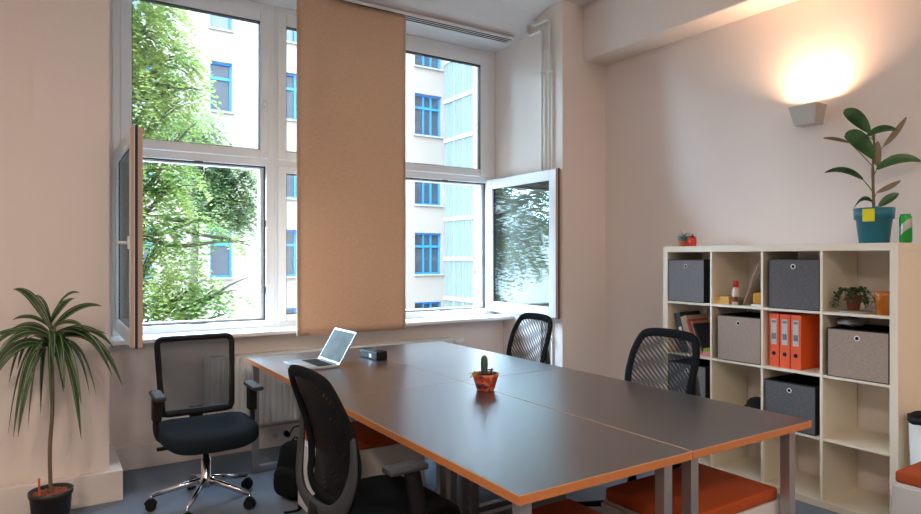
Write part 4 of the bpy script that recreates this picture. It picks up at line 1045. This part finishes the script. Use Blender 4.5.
# ------------------------------------------------------------------ unseen ceiling lamps, added to light the room
lm = mat('added_lamp_diffuser', (1, .95, .88), .5, emit=(1, .80, .62), es=9)
lampp = thing('added_ceiling_lamp', 'unseen round white ceiling lamp added to light the room', 'lamp', (.2, -1.2, ZC), group='added round ceiling lamps')
bm = nb(); lathe(bm, [(.001, 0), (.25, 0), (.25, -.05), (.24, -.055)], n=40, caps=False); obj('housing', bm, M['white'], lampp)
bm = nb(); lathe(bm, [(.24, -.055), (.2, -.08), (.001, -.09)], n=40, caps=False); obj('diffuser', bm, lm, lampp)
ADDED_LAMPS = [(.2, -1.2), (-1.5, 1.2), (-1.5, -1.4), (3.3, -2.4)]
for x, y in ADDED_LAMPS[1:]: dup(lampp, (x, y, ZC))

# ------------------------------------------------------------------ light
def area(name, loc, rot, sx_, sy_, power, col, spread=PI):
    l = bpy.data.lights.new(name, 'AREA'); l.shape = 'RECTANGLE'; l.size = sx_; l.size_y = sy_; l.energy = power; l.color = col; l.spread = spread
    o = bpy.data.objects.new(name, l); C.objects.link(o); o.location = loc; o.rotation_euler = rot; return o
for ly in (sy, -.6):  # the real wall lamp, then the added unseen one
    area('lamp_light', (3.862, ly, 2.245), (PI, 0, 0), .06, .12, 15, (1, .62, .38), math.radians(175))
dup(sco, (4.0, -.6, 2.195), label='unseen second uplighter lamp added further along the right wall to light the room')  # unseen copy of the wall lamp, added for more warm light
for i, (x, y) in enumerate(ADDED_LAMPS):
    l = bpy.data.lights.new('added_ceiling_light', 'AREA'); l.shape = 'DISK'; l.size = .46; l.energy = 51; l.color = (1, .83, .69)  # light of the added ceiling lamps, fills the room
    o = bpy.data.objects.new('added_ceiling_light', l); C.objects.link(o); o.location = (x, y, ZC-.10)
pl = area('window_portal', ((NX0+NX1)/2, 5.0, 2.08), (-PI/2, 0, 0), 3.2, 2.5, 1, (1, 1, 1)); pl.data.cycles.is_portal = True
sl = bpy.data.lights.new('sun', 'SUN'); sl.energy = 30; sl.angle = math.radians(50); sl.color = (.50, .74, 1)
so = bpy.data.objects.new('sun', sl); C.objects.link(so); so.rotation_euler = Vector((.8, -.55, -.42)).to_track_quat('-Z', 'Y').to_euler()
w = bpy.data.worlds.new('World'); sc.world = w; w.use_nodes = True
wn = w.node_tree; bg = wn.nodes['Background']; bg.inputs[0].default_value = (.60, .80, 1.0, 1)
# overcast sky: three times as bright overhead as at the horizon
wt = wn.nodes.new('ShaderNodeTexCoord'); wsx = wn.nodes.new('ShaderNodeSeparateXYZ'); wm = wn.nodes.new('ShaderNodeMath'); wm.operation = 'MULTIPLY_ADD'; wm.use_clamp = False
SKY = 28.0
wm.inputs[1].default_value = SKY*2/3; wm.inputs[2].default_value = SKY/3
wn.links.new(wt.outputs['Generated'], wsx.inputs[0]); wn.links.new(wsx.outputs[2], wm.inputs[0]); wn.links.new(wm.outputs[0], bg.inputs[1])

# ------------------------------------------------------------------ camera
cam = bpy.data.cameras.new('camera'); co = bpy.data.objects.new('camera', cam); C.objects.link(co)
cam.sensor_width = 36; cam.lens = 36*637.4/921; cam.clip_start = .05; cam.clip_end = 200
co.location = (0, 0, 1.392); co.rotation_euler = (PI/2, 0, -.5742)
cam.shift_y = .0
sc.camera = co
vs_ = sc.view_settings; vs_.view_transform = 'Standard'; vs_.look = 'None'; vs_.exposure = 0; vs_.gamma = 1; vs_.use_curve_mapping = False
sc.cycles.max_bounces = 8; sc.cycles.diffuse_bounces = 5; sc.cycles.transparent_max_bounces = 16; sc.cycles.use_denoising = True
sc.cycles.sample_clamp_indirect = 6
